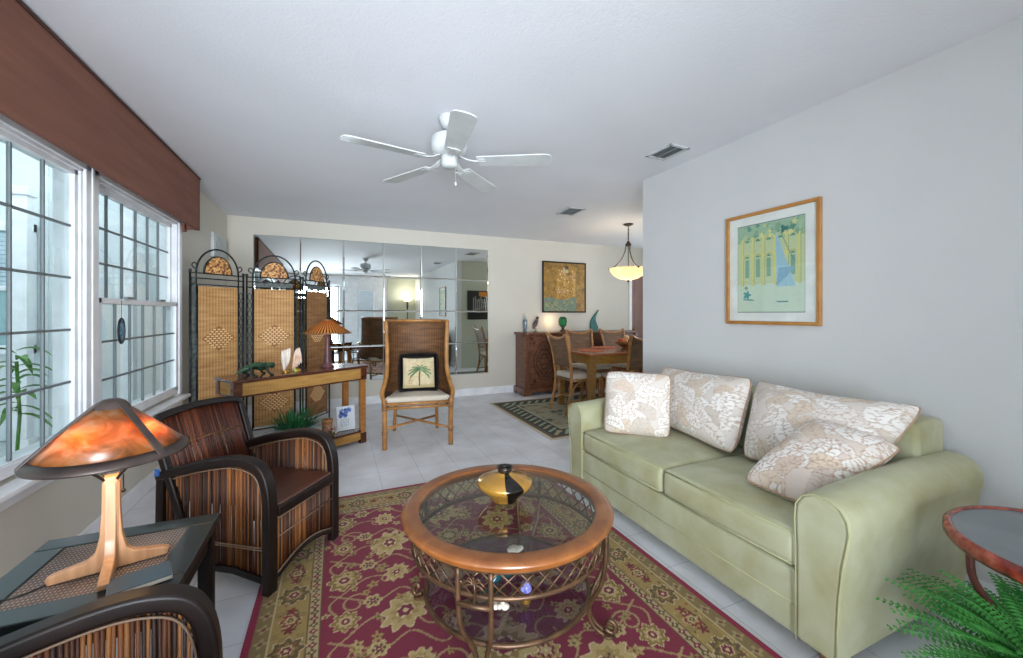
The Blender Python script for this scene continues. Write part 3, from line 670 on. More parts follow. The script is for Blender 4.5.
# ------------------------------------------------------------------ armchairs of dark twigs
M['twig'] = island_mat('twig_slats', [(0.0, '1c0d06'), (0.35, '4a240f'), (0.7, '85491c'), (1.0, 'b87a3c')], 0.55, 0.0)
M['twig_red'] = island_mat('reddish_slats', [(0.0, '2e120a'), (0.5, '642c17'), (1.0, '945232')], 0.5, 0.0)
M['seat_leather'] = noise_mat('woven_brown_seat', [(0.3, '43261d'), (0.7, '5d382b')], 10, 0.4, (2, 20, 2))
M['pale_binding'] = flat('binding_cane', '7d6552', 0.5)
def make_armchair(label, loc, rot):
    t = thing('armchair', label, 'armchair', loc, rot, 'dark twig armchairs by the window')
    D, W = 0.62, 0.50
    outline = spline([(0, 0, 0.0), (0, 0, 0.25), (-0.003, 0, 0.43), (-0.035, 0, 0.53), (-0.10, 0, 0.566), (-0.20, 0, 0.570), (-0.36, 0, 0.54), (-0.52, 0, 0.495), (-0.60, 0, 0.47)], 5)
    def top(x):   # underside height of the arm at x
        for a, b_ in zip(outline, outline[1:]):
            if b_.x <= x <= a.x and a.x != b_.x: return a.z+(b_.z-a.z)*(x-a.x)/(b_.x-a.x)-0.02
        return 0.45
    for s in (-1, 1):
        y = s*(W/2-0.03)
        bm = BM(); sweep(bm, [p+Vector((-0.024, y, 0)) for p in outline], (0, 1, 0), 0.042, 0.055)
        sweep(bm, [(-0.60, y, 0.0), (-0.605, y, 0.25), (-0.60, y, 0.48)], (0, 1, 0), 0.042, 0.050)
        sweep(bm, [(-0.03, y, 0.055), (-0.2, y, 0.085), (-0.4, y, 0.085), (-0.6, y, 0.055)], (0, 1, 0), 0.03, 0.04)
        fr = obj('arm_frame', bm, M['espresso'], t, bevel=0.010, seg=3)
        bm = BM(); x = -0.056
        while x > -0.585:
            lean = rnd.uniform(-0.004, 0.004); zt = top(x+0.024)-0.004; r = rnd.uniform(0.0034, 0.0056)
            yy = y+rnd.uniform(-0.002, 0.002)
            tube(bm, [(x, yy, 0.07), (x+lean, yy, 0.3), (x, yy, zt)], r, 6); x -= r*2+rnd.uniform(-0.0005, 0.0012)
        obj('arm_panel', bm, M['twig'], t, smooth=True)
        bm = BM()
        for so in (-1, 1):
            yo = y+so*0.011
            tube(bm, [(-0.052, yo, 0.085)]+[(p.x*0.96-0.048, yo, p.z-0.032) for p in outline if p.z > 0.3]+[(-0.585, yo, 0.085)], 0.0035, 5)
            tube(bm, [(-0.05, yo, 0.20), (-0.58, yo, 0.20)], 0.003, 5); tube(bm, [(-0.05, yo, 0.19), (-0.58, yo, 0.19)], 0.003, 5)
        obj('arm_binding', bm, M['pale_binding'], t, smooth=True)
    # front apron with arched underside
    yi = W/2-0.06; xs = -0.022
    bm = BM(); b2(bm, -0.045, 0.0, -yi, yi, 0.325, 0.37); obj('front_rail', bm, M['espresso'], t, bevel=0.007)
    bm = BM(); sweep(bm, [(xs, -yi+2*yi*k/10, 0.060+0.045*math.sin(PI*k/10)) for k in range(11)], (1, 0, 0), 0.022, 0.035)
    obj('lower_rail', bm, M['espresso'], t, bevel=0.007)
    bm = BM(); y = -yi+0.006
    while y < yi-0.004:
        r = rnd.uniform(0.0034, 0.0056); z0 = 0.07+0.045*math.sin(PI*(y+yi)/(2*yi)); tube(bm, [(xs, y, z0), (xs, y+rnd.uniform(-.003, .003), 0.2), (xs, y, 0.33)], r, 6); y += 2*r
    obj('front_panel', bm, M['twig'], t, smooth=True)
    bm = BM(); tube(bm, [(-0.008, -yi+2*yi*k/10, 0.077+0.045*math.sin(PI*k/10)) for k in range(11)], 0.0035, 5); tube(bm, [(-0.008, -yi, 0.235), (-0.008, yi, 0.235)], 0.003, 5); tube(bm, [(-0.008, -yi, 0.318), (-0.008, yi, 0.318)], 0.003, 5)
    obj('front_binding', bm, M['pale_binding'], t, smooth=True)
    obj('seat', b2(BM(), -0.56, -0.01, -yi, yi, 0.345, 0.382), M['seat_leather'], t, bevel=0.010)
    # back: leaning twig panel in a frame with an arched top
    def bp(y, z): return Vector((-0.52-(z-0.37)*0.36, y, z))
    wb = 0.225; tops = lambda y: 0.735+0.022*(1-(y/wb)**2)
    bm = BM(); path = [bp(-wb, 0.10), bp(-wb, 0.4), bp(-wb-0.006, 0.6), bp(-wb-0.010, 0.715)]+[bp(y, tops(y)) for y in np.linspace(-wb+0.02, wb-0.02, 9)]+[bp(wb+0.010, 0.715), bp(wb+0.006, 0.6), bp(wb, 0.4), bp(wb, 0.10)]
    sweep(bm, path, (0.95, 0, 0.32), 0.036, 0.040); obj('back_frame', bm, M['espresso'], t, bevel=0.010, seg=3)
    bm = BM(); y = -wb+0.02
    while y < wb-0.015:
        r = rnd.uniform(0.0034, 0.0056); tube(bm, [bp(y, 0.37), bp(y+rnd.uniform(-.004, .004), 0.58), bp(y, tops(y)-0.015)], r, 6); y += 2*r
    obj('back_panel', bm, M['twig_red'], t, smooth=True)
    bm = BM()
    bm.free()
    for z in (0.60, 0.40): obj('back_binding', tube(BM(), [bp(-wb+0.02, z)+Vector((0.010, 0, 0)), bp(wb-0.02, z)+Vector((0.010, 0, 0))], 0.0032, 5), M['rattan_dark'], t, smooth=True)
    return t
a1 = make_armchair('dark twig armchair facing the coffee table, beside the console table', (-0.125, 2.215, 0.012), math.radians(-35))
a2 = dup(a1, (-0.245, 1.005, 0), math.radians(5), 'dark twig armchair in the near left corner, only its arm in view')
# blue tag on the first armchair
bm = box(BM(), (-0.595, -0.255, 0.50), (0.02, 0.008, 0.03)); o = obj('fabric_tag', bm, flat('blue_cloth', '2f5a9c', 0.8), a1)

# ------------------------------------------------------------------ large rug
RX0, RX1, RY0, RY1 = -0.32, 1.465, 0.25, 2.94
RW, RL = RX1-RX0, RY1-RY0
cv = Canvas(RW, RL, 0.005, '761a33')
GOLD, GOLD2, TAN, BRN, RED, CRM = '9a8048', '806833', 'ad9763', '54401f', '6d1a2e', 'c4ae86'
rr = random.Random(11)
def bdist(X, Y): return np.minimum(np.minimum(X, RW-X), np.minimum(Y, RL-Y))
D_ = bdist(cv.X, cv.Y)
nz = np.random.RandomState(3).rand(cv.ny//6+2, cv.nx//6+2); nzf = np.kron(nz, np.ones((6, 6)))[:cv.ny, :cv.nx]
def rosette(x, y, R, main, c2, c3, n=8, rot=0, sx=1, sy=1):
    cv.flower(x, y, R*1.08, n, CRM, 0.16, 0.4, sx, sy, rot); cv.flower(x, y, R, n, main, 0.17, 0.4, sx, sy, rot); cv.flower(x, y, R*0.66, n, c2, 0.15, 0, sx, sy, rot)
    cv.flower(x, y, R*0.45, max(5, n-2), CRM, 0.1, 0, sx, sy, rot); cv.flower(x, y, R*0.37, 6, c3, 0.12, 0, sx, sy, rot); cv.flower(x, y, R*0.14, 5, CRM, 0.1)
# field of vines and flowers (mirrored left-right)
cxr = RW/2
def vine(pts, wd=0.010, c='9c8458'):
    p = spline([(x, y, 0) for x, y in pts], 8)
    for s in (1, -1): cv.line([(cxr+s*(q.x), q.y) for q in p], wd, c)
def spiral(x, y, r0, turns, dirn, a0):
    return [(x+r0*(1-0.75*k/14)*math.cos(a0+dirn*turns*2*PI*k/14), y+r0*(1-0.75*k/14)*math.sin(a0+dirn*turns*2*PI*k/14)) for k in range(15)]
for k in range(9):
    y = 0.26+k*0.27; f = 1 if k % 2 else -1
    vine([(0.0, y-0.14), (0.10, y-0.05), (0.20, y-0.10), (0.30, y), (0.42, y-0.04), (0.60, y+0.06)], 0.009)
    vine(spiral(0.19, y+0.06, 0.075, 0.95, f, 0.5), 0.009); vine(spiral(0.50, y-0.03, 0.065, 0.95, -f, 2.5), 0.009); vine(spiral(0.36, y+0.10, 0.055, 0.9, f, 1.2), 0.009)
    vine([(0.05, y+0.02), (0.10, y+0.12), (0.02, y+0.18)], 0.009); vine([(0.33, y+0.1), (0.43, y+0.13), (0.52, y+0.08)], 0.009); vine([(0.56, y-0.1), (0.60, y), (0.50, y+0.1), (0.58, y+0.17)], 0.009)
for k in range(9):
    y = 0.26+k*0.27
    for s in (1, -1):
        for q in range(15):
            lx, ly = s*rr.uniform(0.03, 0.62), y+rr.uniform(-0.13, 0.13); a = rr.uniform(0, 6.3)
            cv.flower(cxr+lx, ly, rr.uniform(0.014, 0.026), 5, rr.choice([TAN, GOLD, '8f7a4a']), 0.35, a, 1, 0.75, a); cv.flower(cxr+lx, ly, 0.006, 5, BRN)
        big = k % 2 == 0
        rosette(cxr+s*0.31, y+0.12, 0.088 if big else 0.052, TAN, GOLD, RED, 9, 0.2*k, 1.1, 0.85); rosette(cxr+s*0.13, y-0.02, 0.048, GOLD, RED, TAN, 8)
        rosette(cxr+s*0.54, y+0.15, 0.048 if big else 0.062, GOLD2, TAN, RED, 8); rosette(cxr+s*0.43, y-0.04, 0.034, TAN, BRN, RED, 6)
    if k % 2 == 0: rosette(cxr, y+0.06, 0.062, GOLD, BRN, TAN, 8)
    else: rosette(cxr, y+0.06, 0.105, TAN, GOLD2, RED, 10, 0, 1.05, 0.9)
# borders over the field
def band(d0, d1, c):
    m = (D_ >= d0) & (D_ < d1); cv.a[m] = lin(c)
band(0, 0.235, GOLD); band(0.0, 0.026, '861a3a'); band(0.026, 0.085, '7d6840'); band(0.085, 0.090, CRM); band(0.212, 0.216, BRN); band(0.216, 0.258, 'a8956c'); band(0.258, 0.262, BRN)
m = (D_ > 0.09) & (D_ < 0.212) & (nzf > 0.72); cv.a[m] = cv.a[m]*0.82
def along(d, step, f):
    for (x0, y0, x1, y1) in ((d, d, RW-d, d), (d, RL-d, RW-d, RL-d), (d, d, d, RL-d), (RW-d, d, RW-d, RL-d)):
        L_ = math.hypot(x1-x0, y1-y0); n = max(1, int(round(L_/step)))
        for i in range(n+1): f(x0+(x1-x0)*i/n, y0+(y1-y0)*i/n, i, abs(x1-x0) < 1e-6)
along(0.237, 0.036, lambda x, y, i, v: (cv.flower(x, y, 0.014, 4, RED if i % 2 else BRN, 0.25), cv.flower(x, y, 0.005, 4, CRM, 0.2)))
along(0.058, 0.075, lambda x, y, i, v: (cv.flower(x, y, 0.019, 4, '9c8a60', 0.35, 0.8), cv.flower(x, y, 0.008, 4, '6e3a2a', 0.2)))
def bf(x, y, i, v):
    if i % 2 == 0: rosette(x, y, 0.054, '5f4c2c', GOLD2, RED, 8)
    else:
        rosette(x, y, 0.034, '7a2a2a', TAN, BRN, 6)
        for s in (1, -1):
            dx, dy = (0.0, s*0.055) if v else (s*0.055, 0.0); cv.flower(x+dx, y+dy, 0.018, 5, '6e2226', 0.35)
            cv.line([(x-dx*0.2+(0.03 if v else 0), y-dy*0.2+(0 if v else 0.03)), (x+dx+(0.02 if v else 0), y+dy+(0 if v else 0.02))], 0.006, BRN)
along(0.150, 0.155, bf)
for q in range(900):
    x, y = rr.uniform(0.09, RW-0.09), rr.uniform(0.09, RL-0.09)
    if 0.095 < min(x, RW-x, y, RL-y) < 0.205: cv.flower(x, y, 0.0055, 4, rr.choice([BRN, '8d3a2a', TAN]))
cv.a *= (0.92+0.16*np.random.RandomState(5).rand(cv.ny, cv.nx))[..., None]
t = thing('area_rug', 'large red rug with gold floral border under the round coffee table', 'rug', (RX0, RY0, 0), 0)
cv.mesh('pile', attr_mat('rug_wool', 0.95, 0.5, 0.1), t, lambda X, Y: (X, Y, np.full_like(X, 0.012)))
obj('backing', b2(BM(), 0, RW, 0, RL, 0.0005, 0.0115), flat('rug_edge', '5f1023', 0.95), t)

# ------------------------------------------------------------------ dining rug
DRX0, DRX1, DRY0, DRY1 = 1.93, 4.75, 3.46, 5.20
cv = Canvas(DRX1-DRX0, DRY1-DRY0, 0.012, '9c967f'); RW, RL = cv.w, cv.h; D_ = bdist(cv.X, cv.Y)
for k in range(160):
    x, y = rr.uniform(0.3, RW-0.3), rr.uniform(0.3, RL-0.3); cv.flower(x, y, rr.uniform(0.02, 0.06), 5, rr.choice(['6b6a55', '8d8468', '565c4c', '94886c']), 0.3, rr.random()*6)
band(0, 0.035, 'c9bba8'); band(0.035, 0.08, '6e5a45'); band(0.08, 0.27, '3f4742'); band(0.27, 0.29, 'b0a688'); band(0.29, 0.30, '4a4437')
def zig(x, y, i, v):
    c = '9ba68c' if i % 2 else 'a89c7e'
    if v: cv.line([(x-0.06, y-0.05), (x+0.06, y+0.04)], 0.035, c)
    else: cv.line([(x-0.05, y-0.06), (x+0.04, y+0.06)], 0.035, c)
along(0.175, 0.12, zig)
t = thing('area_rug', 'grey green bordered rug under the dining table', 'rug', (DRX0, DRY0, 0), 0)
cv.mesh('pile', attr_mat('dining_rug_wool', 0.95, 0.5), t, lambda X, Y: (X, Y, np.full_like(X, 0.010)))
obj('backing', b2(BM(), 0, RW, 0, RL, 0.0005, 0.0095), flat('rug_edge_cream', 'c4b6a3', 0.95), t)

# ------------------------------------------------------------------ round coffee table
CT = (0.637, 1.505, 0.012)
t = thing('coffee_table', 'round coffee table with glass top, wooden rim and iron lattice base', 'coffee table', CT, 0)
zt = 0.472
rim = [(0.350, zt-0.006), (0.355, zt-0.001), (0.366, zt+0.001), (0.398, zt+0.0), (0.412, zt-0.004), (0.419, zt-0.012), (0.416, zt-0.018), (0.407, zt-0.021), (0.409, zt-0.027), (0.402, zt-0.036), (0.39, zt-0.040), (0.352, zt-0.038)]
obj('table_rim', lathe(BM(), rim, 80, closed=True), M['rim_wood'], t, smooth=True)
obj('glass_top', lathe(BM(), [(0, zt-0.016), (0.352, zt-0.016), (0.352, zt-0.007), (0, zt-0.006)], 64), glass('table_glass', 'e9edea', 0.0, 1.5), t)
def ringpts(r, z, n=64): return [(r*math.cos(2*PI*k/n), r*math.sin(2*PI*k/n), z) for k in range(n)]
bm = BM()
for r, z, q in ((0.385, 0.428, 0.007), (0.372, 0.338, 0.009)): tube(bm, ringpts(r, z), q, 8, closed=True)
n = 40
for k in range(n):
    for s in (1, -1):
        a0, a1_ = 2*PI*k/n, 2*PI*(k+s*1.5)/n
        tube(bm, [((0.385-0.013*u)*math.cos(a0+(a1_-a0)*u), (0.385-0.013*u)*math.sin(a0+(a1_-a0)*u), 0.428-0.09*u) for u in (0, .5, 1)], 0.0035, 5)
for k in range(12):
    a = 2*PI*k/12; tube(bm, [(0.385*math.cos(a), 0.385*math.sin(a), 0.425), (0.385*math.cos(a), 0.385*math.sin(a), zt-0.036)], 0.006, 6)
obj('lattice_apron', bm, M['brass'], t, smooth=True)
bm = BM(); tube(bm, ringpts(0.325, 0.150), 0.009, 8, closed=True); obj('lower_ring', bm, M['brass'], t, smooth=True)
obj('lower_glass', lathe(BM(), [(0, 0.146), (0.322, 0.146), (0.322, 0.154), (0, 0.154)], 64), glass('shelf_glass', 'dcd9e4', 0.0, 1.5), t)
cd = math.atan2(-CT[1], -CT[0])
for a in (cd-0.27, cd+PI/2-0.27, cd+PI-0.27, cd+1.5*PI-0.27):
    R_ = rz(a); leg = BM()
    for s in (-1, 1):     # a pair of bars under a small framed palm panel, meeting in a scrolled foot
        tube(leg, [R_@Vector(p) for p in spline([(0.392, s*0.055, 0.432), (0.390, s*0.055, 0.33), (0.375, s*0.050, 0.23), (0.338, s*0.030, 0.15), (0.325, s*0.016, 0.09), (0.345, s*0.012, 0.04), (0.385, s*0.010, 0.012)], 5)], 0.0085, 8)
    tube(leg, [R_@Vector(p) for p in [(0.394, -0.055, 0.322), (0.396, 0, 0.320), (0.394, 0.055, 0.322)]], 0.0085, 8)
    tube(leg, [R_@Vector(p) for p in spline([(0.385, 0, 0.03), (0.415, 0, 0.02), (0.425, 0, 0.05), (0.405, 0, 0.065), (0.395, 0, 0.048)], 4)], 0.009, 8)
    lg = obj('leg', leg, M['brass'], t, smooth=True)
    pm = BM()
    tube(pm, [R_@Vector((0.396, 0, 0.322)), R_@Vector((0.396, 0.004, 0.37)), R_@Vector((0.396, 0, 0.40))], 0.004, 6)
    for k in range(7):
        an = math.radians(-20+k*36.6); tube(pm, [R_@Vector(p) for p in spline([(0.396, 0, 0.39), (0.398, 0.022*math.cos(an), 0.39+0.02*math.sin(an)+0.004), (0.398, 0.04*math.cos(an), 0.39+0.022*math.sin(an)-0.010)], 3)], [0.003]*6+[0.001], 5)
    obj('palm_panel', pm, M['brass'], lg, smooth=True)
    fb = blob(BM(), R_@Vector((0.395, 0, 0.008)), (0.028, 0.02, 0.008), R_); obj('foot', fb, M['brass'], lg, smooth=True)
# things on it
vx, vy = 0.635, 1.53
M['gold'] = noise_mat('gold_leaf', [(0.3, '9a6d22'), (0.7, 'd0a04a')], 12, 0.3, metallic=0.7)
def vase_mat():
    m, nt, b, N, L = newmat('gold_black_glaze'); t_ = N.new('ShaderNodeTexCoord'); g = N.new('ShaderNodeSeparateXYZ'); L.new(t_.outputs['Object'], g.inputs[0])
    at = N.new('ShaderNodeMath'); at.operation = 'ARCTAN2'; L.new(g.outputs['Y'], at.inputs[0]); L.new(g.outputs['X'], at.inputs[1])
    z = N.new('ShaderNodeMath'); z.operation = 'MULTIPLY_ADD'; z.inputs[1].default_value = 1.9; L.new(g.outputs['Z'], z.inputs[0]); L.new(at.outputs[0], z.inputs[2])
    gt = N.new('ShaderNodeMath'); gt.operation = 'COMPARE'; gt.inputs[1].default_value = -1.42; gt.inputs[2].default_value = 0.33; L.new(z.outputs[0], gt.inputs[0])
    r = ramp(N, [(0, 'c4913c'), (1, '14100e')]); r.color_ramp.interpolation = 'CONSTANT'; r.color_ramp.elements[1].position = 0.5; L.new(gt.outputs[0], r.inputs[0]); L.new(r.outputs[0], b.inputs['Base Color'])
    b.inputs['Roughness'].default_value = 0.25; b.inputs['Metallic'].default_value = 0.55; b.inputs['Coat Weight'].default_value = 0.6; return m
v = thing('vase', 'squat gold vase with a black stripe on the glass table top', 'vase', (vx, vy, CT[2]+zt-0.005), 0); v.scale = (1.13, 1.13, 0.90)
obj('body', lathe(BM(), [(0, 0), (0.045, 0), (0.05, 0.008), (0.062, 0.03), (0.090, 0.060), (0.101, 0.078), (0.098, 0.09), (0.075, 0.104), (0.042, 0.116), (0.026, 0.124), (0.022, 0.134), (0.018, 0.132), (0.02, 0.12), (0, 0.1)], 48), vase_mat(), v, smooth=True)
obj('neck', lathe(BM(), [(0.019, 0.126), (0.024, 0.126), (0.026, 0.142), (0.030, 0.150), (0.026, 0.152), (0.020, 0.142)], 32, closed=True), M['black'], v, smooth=True)
zs = CT[2]+0.155
def small(name, label, cat, bm, m, loc, group=None, **k):
    o = obj(name, bm, m, None, **k); o.location = loc; return tag(o, label, cat, group)
t = thing('egg_stone', 'purple blue speckled stone egg on the lower glass of the coffee table', 'stone', (0.65, 1.36, zs), 0); t.scale = (0.85, 0.85, 0.85)
obj('egg', blob(BM(), (0, 0, 0.055), (0.026, 0.026, 0.036)), noise_mat('purple_stone', [(0.4, '4a4790'), (0.6, '8d8fc6')], 60, 0.3), t, smooth=True)
obj('stand', lathe(BM(), [(0, 0), (0.022, 0), (0.012, 0.012), (0.018, 0.026), (0, 0.02)], 16), M['gold'], t, smooth=True)
shell = noise_mat('white_shell', [(0.3, 'cfc0b0'), (0.7, 'e8ded2')], 25, 0.4)
bm = BM()
for k in range(9): blob(bm, (0.022*math.cos(k*1.1)*(1-k*0.09), 0.022*math.sin(k*1.1)*(1-k*0.09), 0.012+k*0.004), (0.016-k*0.0013, 0.013-k*0.001, 0.012-k*0.0006), n=10, m=6)
small('sea_shell', 'small white spiral shell under the coffee table glass, front of the stone egg', 'shell', bm, shell, (0.54, 1.35, zs), 'sea shells on the lower shelf', smooth=True)
bm = BM()
for k in range(7): blob(bm, (0.01*k-0.03, 0.004*math.sin(k), 0.014), (0.009, 0.03-abs(k-3)*0.005, 0.012-abs(k-3)*0.001), n=10, m=6)
small('sea_shell', 'white ribbed scallop shell at the back of the lower glass shelf', 'shell', bm, shell, (0.74, 1.66, zs), 'sea shells on the lower shelf', smooth=True)
t = thing('dolphin_figurine', 'dark teal glossy animal figurine standing on the lower glass shelf', 'figurine', (0.575, 1.45, zs), 0.4)
obj('body', tube(BM(), spline([(-0.05, 0, 0.03), (-0.02, 0, 0.062), (0.02, 0, 0.065), (0.05, 0, 0.045), (0.065, 0, 0.035)], 4), [0.004]+[0.012]*3+[0.02]*8+[0.012]*4+[0.005], 10), flat('teal_glaze', '123f46', 0.15), t, smooth=True)
bm = BM(); prism(bm, [(0.0, 0.070), (0.02, 0.074), (-0.005, 0.10)], 'Y', -0.003, 0.003); obj('dorsal_fin', bm, flat('teal_glaze_fin', '123f46', 0.15), t, bevel=0.001); bm = BM(); prism(bm, [(-0.05, 0.03), (-0.08, 0.045), (-0.075, 0.015)], 'Y', -0.012, 0.012); obj('tail_fin', bm, flat('teal_glaze_fin', '123f46', 0.15), t, bevel=0.001)
obj('stand', lathe(BM(), [(0, 0), (0.03, 0), (0.026, 0.012), (0.006, 0.02), (0.006, 0.05), (0, 0.05)], 14), M['black'], t, smooth=True)

# ------------------------------------------------------------------ lamp table in the left corner
TX0, TX1, TY0, TY1, TZ = -0.87, -0.40, 1.36, 1.82, 0.50
cx_, cy_ = (TX0+TX1)/2, (TY0+TY1)/2
M['table_green'] = noise_mat('black_green_wood', [(0.3, '121b1b'), (0.7, '1b2726')], 6, 0.3, coat=0.3)
t = thing('side_table', 'square dark side table with woven top between the two armchairs', 'side table', (cx_, cy_, 0), 0)
bm = BM(); hw, hd, bw = (TX1-TX0)/2, (TY1-TY0)/2, 0.075
b2(bm, -hw, hw, -hd, -hd+bw, TZ-0.03, TZ); b2(bm, -hw, hw, hd-bw, hd, TZ-0.03, TZ); b2(bm, -hw, -hw+bw, -hd+bw, hd-bw, TZ-0.03, TZ); b2(bm, hw-bw, hw, -hd+bw, hd-bw, TZ-0.03, TZ)
obj('top_frame', bm, M['table_green'], t, bevel=0.004)
obj('woven_inset', b2(BM(), -hw+bw, hw-bw, -hd+bw, hd-bw, TZ-0.02, TZ-0.004), weave_mat('dark_weave', '2d2522', '6d625c', 'b3a8a0', 22, 34, 0.5, 'Y', 'X'), t)
bm = BM()
for s in (-1, 1): b2(bm, -hw+0.03, hw-0.03, s*(hd-0.035)-0.01, s*(hd-0.035)+0.01, TZ-0.11, TZ-0.03); b2(bm, s*(hw-0.035)-0.01, s*(hw-0.035)+0.01, -hd+0.03, hd-0.03, TZ-0.11, TZ-0.03)
obj('apron', bm, M['espresso'], t, bevel=0.003)
for sx in (-1, 1):
    for sy in (-1, 1):
        obj('leg', b2(BM(), sx*(hw-0.035)-0.022, sx*(hw-0.035)+0.022, sy*(hd-0.035)-0.022, sy*(hd-0.035)+0.022, 0, TZ-0.03), M['espresso'], t, bevel=0.004)
# mission lamp
LX, LY = -0.606, 1.55
M['oak'] = noise_mat('light_oak', [(0.3, 'b3825a'), (0.7, 'cf9f75')], 3, 0.4, (20, 20, 2), coat=0.2)
lamp = thing('table_lamp', 'table lamp with amber mica shade and light oak four footed base', 'lamp', (LX, LY, TZ), math.radians(14))
bm = BM()
for k in range(4):
    R_ = rz(k*PI/2)
    pts = [(0.0, 0.0), (0.125, 0.0), (0.13, 0.018), (0.118, 0.024), (0.05, 0.038), (0.033, 0.055), (0.024, 0.10), (0.020, 0.17), (0.019, 0.255), (0.0, 0.255)]
    b0 = BM(); prism(b0, pts, 'Y', -0.0125, 0.0125)
    for v_ in b0.verts: v_.co = R_@v_.co
    me = bpy.data.meshes.new('tmp'); b0.to_mesh(me); b0.free(); bm.from_mesh(me); bpy.data.meshes.remove(me)
b2(bm, -0.016, 0.016, -0.016, 0.016, 0, 0.27)
obj('wooden_base', bm, M['oak'], lamp, bevel=0.003)
SB, ST, RB, RT = 0.336, 0.480, 0.176, 0.030
def mica_mat():
    m, nt, b, N, L = newmat('amber_mica'); N.remove(b); out = N['Material Output']; v = coords(N, L)
    n = N.new('ShaderNodeTexNoise'); n.inputs['Scale'].default_value = 14; n.inputs['Detail'].default_value = 5; n.inputs['Distortion'].default_value = 1.0; L.new(v, n.inputs['Vector'])
    r = ramp(N, [(0.3, '86501f'), (0.5, 'cb8038'), (0.72, 'e3c19c')]); L.new(n.outputs['Fac'], r.inputs[0])
    d = N.new('ShaderNodeBsdfDiffuse'); tl = N.new('ShaderNodeBsdfTranslucent'); g = N.new('ShaderNodeBsdfGlossy'); g.inputs['Roughness'].default_value = 0.28
    L.new(r.outputs[0], d.inputs[0]); L.new(r.outputs[0], tl.inputs[0]); a = N.new('ShaderNodeMixShader'); a.inputs[0].default_value = 0.72
    L.new(d.outputs[0], a.inputs[1]); L.new(tl.outputs[0], a.inputs[2]); fr = N.new('ShaderNodeFresnel'); fr.inputs[0].default_value = 1.6; bb = N.new('ShaderNodeMixShader')
    L.new(fr.outputs[0], bb.inputs[0]); L.new(a.outputs[0], bb.inputs[1]); L.new(g.outputs[0], bb.inputs[2]); L.new(bb.outputs[0], out.inputs[0]); return m
MICA = mica_mat()
sh = obj('lamp_shade', lathe(BM(), [(RB, SB), (RB*0.55+RT*0.45, (SB*0.55+ST*0.45)+0.003), (RT, ST), (RT-0.003, ST), (RB*0.55+RT*0.45-0.003, (SB*0.55+ST*0.45)+0.001), (RB-0.003, SB)], 64, closed=True), MICA, lamp, smooth=True)
M['bronze'] = noise_mat('dark_bronze', [(0.3, '3a302c'), (0.7, '574a45')], 10, 0.4, metallic=0.4)
bm = BM(); lathe(bm, [(RB+0.003, SB-0.006), (RB+0.004, SB), (RB-0.016, SB+0.019), (RB-0.019, SB+0.015), (RB-0.004, SB-0.006)], 64, closed=True)
lathe(bm, [(RT+0.012, ST-0.010), (RT+0.002, ST+0.006), (RT-0.012, ST+0.014), (0, ST+0.016), (0, ST+0.010), (RT-0.006, ST-0.004)], 40)
obj('shade_ring', bm, M['bronze'], sh, smooth=True)
for k in range(3):
    a = k*2*PI/3+math.radians(-46); R_ = rz(a)
    bm = BM(); sweep(bm, [R_@Vector((RT+(RB-RT)*u+0.002, 0, ST+(SB-ST)*u+0.004*math.sin(PI*min(1, u))+0.003)) for u in (0, .25, .5, .75, 1)], R_@Vector((0, 1, 0)), 0.004, 0.020)
    obj('shade_rib', bm, M['bronze'], sh, bevel=0.001)
for k in range(4):
    R_ = rz(k*PI/2+PI/4); bm = tube(BM(), [R_@Vector(p) for p in spline([(0.012, 0, 0.255), (0.04, 0, 0.285), (0.08, 0, 0.315), (0.12, 0, 0.330), (0.16, 0, 0.345)], 4)], 0.004, 6)
    obj('shade_arm', bm, M['black'], lamp, smooth=True)
bulb = emit('amber_bulb', 'ffb060', 14)
for k, (bx, by) in enumerate(((-0.055, -0.075), (0.085, -0.035))):
    obj('bulb', blob(BM(), (bx, by, 0.365), (0.018, 0.018, 0.026)), bulb, lamp, smooth=True)
    R_ = rz(math.radians(14)); p = R_@Vector((bx*1.05, by*1.05, 0)); point('mica_lamp_light', (LX+p.x*0.8, LY+p.y*0.8, TZ+0.395), 0.8, (1, 0.76, 0.42), 0.012)
bm = BM(); tube(bm, [(0.03, -0.04, 0.28), (0.03, -0.04, 0.235)], 0.0015, 5); blob(bm, (0.03, -0.04, 0.232), (0.006, 0.006, 0.006), n=8, m=6); obj('pull_chain', bm, M['black'], lamp)
obj('cord', tube(BM(), spline([(-0.11, 0.0, 0.005), (-0.17, -0.03, 0.004), (-0.21, -0.02, 0.004), (-0.26, 0.03, 0.004)], 5), 0.0028, 6), M['black'], lamp, smooth=True)
# book by the lamp
t = thing('book', 'thin slate blue book lying beside the oak lamp base', 'book', (-0.50, 1.432, TZ+0.0005), math.radians(20))
obj('cover', b2(BM(), -0.066, 0.066, -0.044, 0.044, 0.0, 0.015), flat('slate_cover', '3f5563', 0.35), t, bevel=0.002)
obj('pages', b2(BM(), -0.064, 0.0665, -0.0445, 0.042, 0.003, 0.012), flat('page_edges', 'd6d0c2', 0.8), t)

